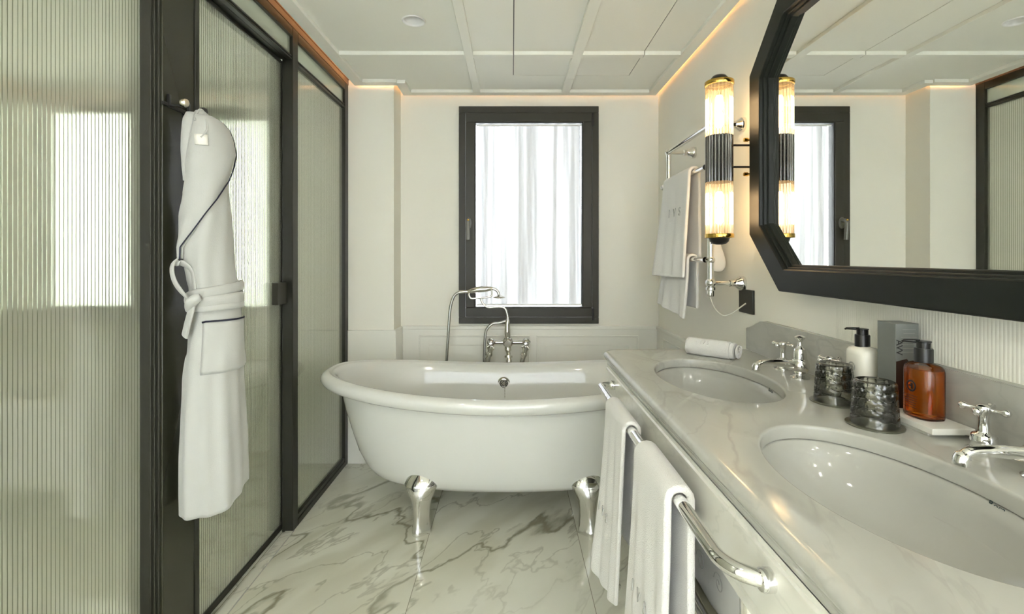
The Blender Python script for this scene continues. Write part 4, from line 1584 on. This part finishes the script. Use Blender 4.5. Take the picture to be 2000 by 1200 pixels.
bm = BM()
zb = TP(0, 669).z
tube(bm, [TP(957, 669), TP(1030, 669)], 0.0125, 16)
for px in (959, 1027):
    c = TP(px, 669)
    sphere(bm, c, 0.025, 18)
    # unions bending down
    s = -1 if px < 990 else 1
    tube(bm, smooth_path([c, c + Vector((0.0, -0.004, -0.03)), TP(px - 1, 683), TP(px - 3, 692), TP(px - 6, 702), TP(px - 7, 712), TP(px - 7, 730)], 4), 0.015, 14)
    tube(bm, [TP(px, 679), TP(px - 0.5, 683)], 0.021, 16)
    tube(bm, [TP(px - 3, 690), TP(px - 4, 695)], 0.020, 16)
    tube(bm, [TP(px - 7, 725), Vector((TP(px - 7, 0).x, YT, 0.0))], 0.012, 14)
c = TP(992, 669)
sphere(bm, c, 0.033, 20)
lathe(bm, [(0.020, c.y - 0.05), (0.022, c.y - 0.046), (0.022, c.y - 0.02)], (c.x, 0, c.z), 20, 'y')
tube(bm, smooth_path([c, TP(992, 682), TP(993, 692, -0.02), TP(994, 702, -0.03), TP(994, 714, -0.035)], 4), [0.02] * 6 + [0.014] * 7 + [0.018] * 4, 16)
tube(bm, [TP(993, 695, -0.022), TP(993, 699, -0.025)], 0.024, 18)
obj('mixer_body', bm, 'nickel', t, smooth=60)
for px in (959, 1027):
    c = TP(px, 671)
    bm = BM()
    for q in range(4):
        a = q * pi / 2 + 0.6
        d = Vector((cos(a), -0.15, sin(a)))
        P = [c + Vector((0, -0.036, 0)) + d * s for s in (0.0, 0.012, 0.022, 0.030, 0.034)]
        tube(bm, P, [0.006, 0.004, 0.006, 0.008, 0.002], 10)
    lathe(bm, [(0, c.y - 0.046), (0.011, c.y - 0.044), (0.012, c.y - 0.03), (0.012, c.y)], (c.x, 0, c.z), 16, 'y', cap=False)
    obj('cross_handle', bm, 'chrome', t, smooth=60)
bm = BM()
P = [TP(992, 660), TP(991, 648), TP(991, 632), TP(992, 622), TP(990, 612), TP(987, 604), TP(980, 600), TP(968, 600), TP(956, 601), TP(948, 598), TP(942, 591), TP(939, 583)]
rr = [0.017, 0.019, 0.016, 0.008, 0.006, 0.006, 0.006, 0.006, 0.006, 0.006, 0.006, 0.006]
sp = smooth_path(P, 5)
rs = [rr[min(int(i / 5), 11)] + (rr[min(int(i / 5) + 1, 11)] - rr[min(int(i / 5), 11)]) * (i % 5) / 5 for i in range(len(sp))]
tube(bm, sp, rs, 14)
tube(bm, smooth_path([TP(917, 571), TP(916, 577), TP(920, 583), TP(930, 583), TP(939, 582), TP(950, 581), TP(959, 579), TP(961, 573), TP(960, 566)], 5), 0.0055, 12)
obj('cradle', bm, 'nickel', t, smooth=180)
bm = BM()
sp = smooth_path([TP(897, 571), TP(906, 570), TP(913, 570), TP(920, 569), TP(932, 566), TP(945, 565), TP(956, 564), TP(962, 564), TP(968, 566), TP(973, 571), TP(975, 578)], 4)
n = len(sp)
rs = []
for i in range(n):
    f = i / (n - 1)
    rs.append(0.010 if f < 0.2 else 0.008 + 0.011 * sin(pi * min(1, (f - 0.2) / 0.5)) if f < 0.68 else 0.0085)
tube(bm, sp, rs, 16)
c = TP(975, 580)
lathe(bm, [(0.008, c.z + 0.012), (0.014, c.z + 0.008), (0.022, c.z + 0.004), (0.036, c.z - 0.001), (0.037, c.z - 0.006), (0.02, c.z - 0.010), (0, c.z - 0.010)], (c.x, c.y, 0), 30)
obj('hand_shower', bm, 'nickel', t, smooth=60)
bm = BM()
tube(bm, smooth_path([TP(898, 571), TP(889, 576), TP(883, 587), TP(879, 605), TP(877, 630), TP(875, 660), TP(873, 690), TP(872, 720), TP(876, 760), TP(890, 790), TP(915, 790), TP(940, 760), TP(945, 725), TP(946, 695), TP(947, 665), TP(949, 648), TP(955, 638), TP(964, 632), TP(976, 631), TP(988, 627)], 6), 0.0085, 10)
obj('shower_hose', bm, 'hose', t, smooth=180)

# ------------------------------------------------------------------ bathrobe
YR = 1.452
tab = [(217, 382, 400), (222, 377, 406), (230, 373, 420), (240, 369, 434), (250, 367.5, 444), (270, 366, 452), (295, 366, 456), (320, 368, 452), (350, 371, 447), (380, 369, 449), (420, 362, 453), (480, 358, 457), (520, 360, 459), (545, 365, 463), (566, 370, 470), (600, 371, 473), (630, 370, 475),
       (680, 366, 477), (750, 358, 479), (840, 353, 482), (900, 351, 484), (960, 350, 485), (1006, 350, 484)]


def LR(py):
    if py <= tab[0][0]: return tab[0][1], tab[0][2]
    for a, b in zip(tab, tab[1:]):
        if py <= b[0]:
            f = (py - a[0]) / (b[0] - a[0])
            f = f * f * (3 - 2 * f) * 0.5 + f * 0.5
            return a[1] + (b[1] - a[1]) * f, a[2] + (b[2] - a[2]) * f
    return tab[-1][1], tab[-1][2]


T0 = radians(-58)


def RS(py, u, off=0.0, hem=True, fold=True):
    """point on the robe: row py, u in [-1,1] over the visible half (|u|>1 wraps behind)"""
    L, R = LR(py)
    m2, m1 = (L - 1000) / 945, (R - 1000) / 945
    s = (m1 - m2) * YR / 2
    mc = (m1 + m2) / 2
    xc = mc * YR
    k = 0.93
    ax = s * 0.86 * k
    mm = mc * mc
    ay = sqrt(max(1e-6, (s * s - ax * ax))) / sqrt(mm) * 0.98
    t_ = T0 + u * radians(88)
    if fold:
        g = min(1, max(0, (py - 640) / 200))
        f = 1 + g * (0.045 * sin(t_ * 5 + 0.6 + py * 0.004) + 0.035 * sin(t_ * 11 + 1.0 - py * 0.006)) + 0.03 * noise.noise((cos(t_) * 2.2, sin(t_) * 2.2, py * 0.012))
        if py < 700: f += 0.035 * sin(t_ * 4.3 + py * 0.013) * min(1, max(0, (py - 300) / 120))
        if 380 < py < 566: f += 0.03 * sin(t_ * 7 + py * 0.02)
    else:
        f = 1
    pe = py
    if hem:
        w = max(0, (py - 820) / 186)
        uu = max(-1, min(1, u)) if abs(u) <= 1 else (1 if u > 0 else -1) * max(-1, (2 - abs(u)))
        h = 5 * cos((uu + 0.3) * 1.5) - (30 * max(0, uu - 0.15) ** 1.3 if uu > 0.15 else 0)
        pe = py + w * h
    c, sn = cos(t_), sin(t_)
    YE = YR - 0.085 * min(1, max(0, (py - 230) / 200))
    p = Vector((xc + (ax * f + off) * c, YR + (ay * f + off) * sn, CZ - (pe - 503) * YE / 945))
    if p.x < -0.994: p.x = -0.994
    return p


rb = thing('bathrobe', (-0.90, YR, 0.5), 'white bathrobe with navy piping hanging from the black post', 'bathrobe')
bm = BM()
rings = []
NP = 110
for i in range(NP + 1):
    py = 217 + (1006 - 217) * i / NP
    rings.append([RS(py, -2.045 + 4.09 * k / 96) for k in range(96)])
loft(bm, rings)
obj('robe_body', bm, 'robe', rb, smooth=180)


def u_of(px, py):
    L, R = LR(py)
    q = (px - (L + R) / 2) / ((R - L) / 2)
    return asin(max(-1, min(1, q))) / radians(88)


# shawl collar with piping
pipe = [(232, 437), (250, 445), (270, 452), (295, 456), (320, 451), (349, 443), (385, 425), (425, 400), (462, 375), (483, 363), (506, 362)]
pyl, pxl = [p[0] for p in pipe], [p[1] for p in pipe]


def pipe_px(py):
    for a, b in zip(pipe, pipe[1:]):
        if py <= b[0]: return a[1] + (b[1] - a[1]) * (py - a[0]) / (b[0] - a[0])
    return pipe[-1][1]


bm = BM()
rows = []
PP = []
for i in range(49):
    py = 232 + (506 - 232) * i / 48
    ur = min(1.03, u_of(pipe_px(py), py)) if py > 340 else min(1.05, u_of(pipe_px(py), py) + 0.03)
    ul = -0.35 + (-0.6) * min(1, max(0, (py - 232) / 150))
    if ur < ul + 0.05: ur = ul + 0.05
    row = []
    for k in range(25):
        f = k / 24
        u = ul + (ur - ul) * f
        off = 0.004 + 0.007 * sin(pi * min(1, f * 0.8 + 0.25)) * 1.0 + 0.003 * sin(f * 9 + py * 0.02)
        row.append(RS(py, u, off, False))
    rows.append(row)
    PP.append(RS(py, ur, 0.0095, False))
loft(bm, rows, False, False, False)
obj('shawl_collar', bm, 'robe', rb, smooth=180, mods=[('SOLIDIFY', dict(thickness=0.004, offset=0))])
bm = BM()
tube(bm, PP, 0.0019, 8)
obj('collar_piping', bm, 'navy', rb, smooth=180)
bm = BM()
lp = [RS(242 + 16 * i, -0.99 if i < 14 else -0.97, 0.004, False) for i in range(17)]
tube(bm, lp, 0.0016, 8)
obj('left_piping', bm, 'navy', rb, smooth=180)
# left lapel roll
bm = BM()
rows = []
for i in range(20):
    py = 226 + (352 - 226) * i / 19
    w = 1 - 0.55 * i / 19
    rows.append([RS(py, -1.0 + (0.62 * w) * k / 8, 0.003 + 0.012 * sin(pi * (k / 8 * 0.9 + 0.1)), False) for k in range(9)])
loft(bm, rows, False, False, False)
obj('left_lapel', bm, 'robe', rb, smooth=180, mods=[('SOLIDIFY', dict(thickness=0.004, offset=0))])
# hanging loop and neck label
bm = BM()
tube(bm, smooth_path([RS(245, -0.3, 0.012, False), PX(384, 222, 1.42), PX(391, 214, 1.45), PX(399, 220, 1.45), RS(240, 0.05, 0.012, False), RS(262, 0.0, 0.018, False), RS(278, -0.15, 0.018, False)], 6), 0.003, 8)
obj('hanging_loop', bm, 'robe', rb, smooth=180)
bm = BM()
rows = [[RS(py, u, 0.019, False) for u in (-0.30, -0.2, -0.1, 0.0)] for py in (272, 280, 291)]
loft(bm, rows, False, False, False)
obj('neck_label', bm, 'terry_edge', rb, smooth=180, mods=[('SOLIDIFY', dict(thickness=0.001))])
# belt: two wraps, knot, loop and tail


def wrap(py_l, py_r, r, wide, off):
    pts = []
    for k in range(96):
        u = -2.045 + 4.09 * k / 96
        uu = max(-1, min(1, u)) if abs(u) <= 1 else (1 if u > 0 else -1) * (2.045 - abs(u)) / 1.045
        f = (uu + 1) / 2
        py = py_l + (py_r - py_l) * (f ** 0.55)
        pts.append(RS(py, u, off, False, True))
    bm = BM()
    tube(bm, pts, r, 12, closed=True, flat=(wide, 1), up=(0, 0, 1))
    return bm


bm = wrap(592, 561, 0.0065, 2.3, 0.006)
obj('belt', bm, 'robe', rb, smooth=180)
bm = wrap(600, 586, 0.0060, 3.2, 0.005)
obj('belt', bm, 'robe', rb, smooth=180)
bm = wrap(606, 601, 0.0045, 2.2, 0.006)
obj('belt', bm, 'robe', rb, smooth=180)


def RF(px, py, Y=1.372):
    return PX(px, py, Y)


bm = BM()
tube(bm, smooth_path([RF(379, 600, 1.385), RF(372, 588, 1.37), RF(356, 572, 1.35), RF(342, 552, 1.345), RF(336, 532, 1.35), RF(338, 516, 1.36), RF(350, 513, 1.375), RF(366, 520, 1.385), RF(376, 534, 1.39), RF(379, 555, 1.385), RF(381, 580, 1.38), RF(380, 600, 1.375)], 6), 0.0105, 14, flat=(0.45, 1.15), up=(-0.65, -0.75, 0.0))
obj('belt_loop', bm, 'robe', rb, smooth=180)
bm = BM()
tube(bm, smooth_path([RF(378, 590, 1.36), RF(372, 612, 1.352), RF(366, 635, 1.355), RF(361, 657, 1.365)], 6), 0.0135, 14, flat=(0.4, 1.1), up=(-0.5, -0.85, 0.0))
obj('belt_tail', bm, 'robe', rb, smooth=60)
bm = BM()
rows = []
tube(bm, smooth_path([RF(369, 607, 1.362), RF(372, 594, 1.352), RF(381, 585, 1.348), RF(392, 580, 1.352)], 6), [0.009 + 0.006 * sin(pi * i / 18) for i in range(19)], 14)
obj('belt_knot', bm, 'robe', rb, smooth=180)
# pocket
bm = BM()
rows = []
for i in range(16):
    py = 629 + (733 - 629) * i / 15
    row = []
    for k in range(17):
        u = u_of(402 if i < 15 else 403, 640) + (0.98 - u_of(402, 640)) * k / 16
        ed = 0.0 if (i in (15,) or k == 0) else 0.0045
        row.append(RS(py, u, 0.001 + ed, False))
    rows.append(row)
loft(bm, rows, False, False, False)
pk = obj('patch_pocket', bm, 'robe', rb, smooth=180, mods=[('SOLIDIFY', dict(thickness=0.002, offset=0))])
bm = BM()
tube(bm, [RS(629 + (1.5 if k == 0 else 0), u_of(402, 640) + (0.98 - u_of(402, 640)) * k / 16, 0.007, False) for k in range(17)], 0.0026, 8)
obj('pocket_piping', bm, 'navy', pk, smooth=180)
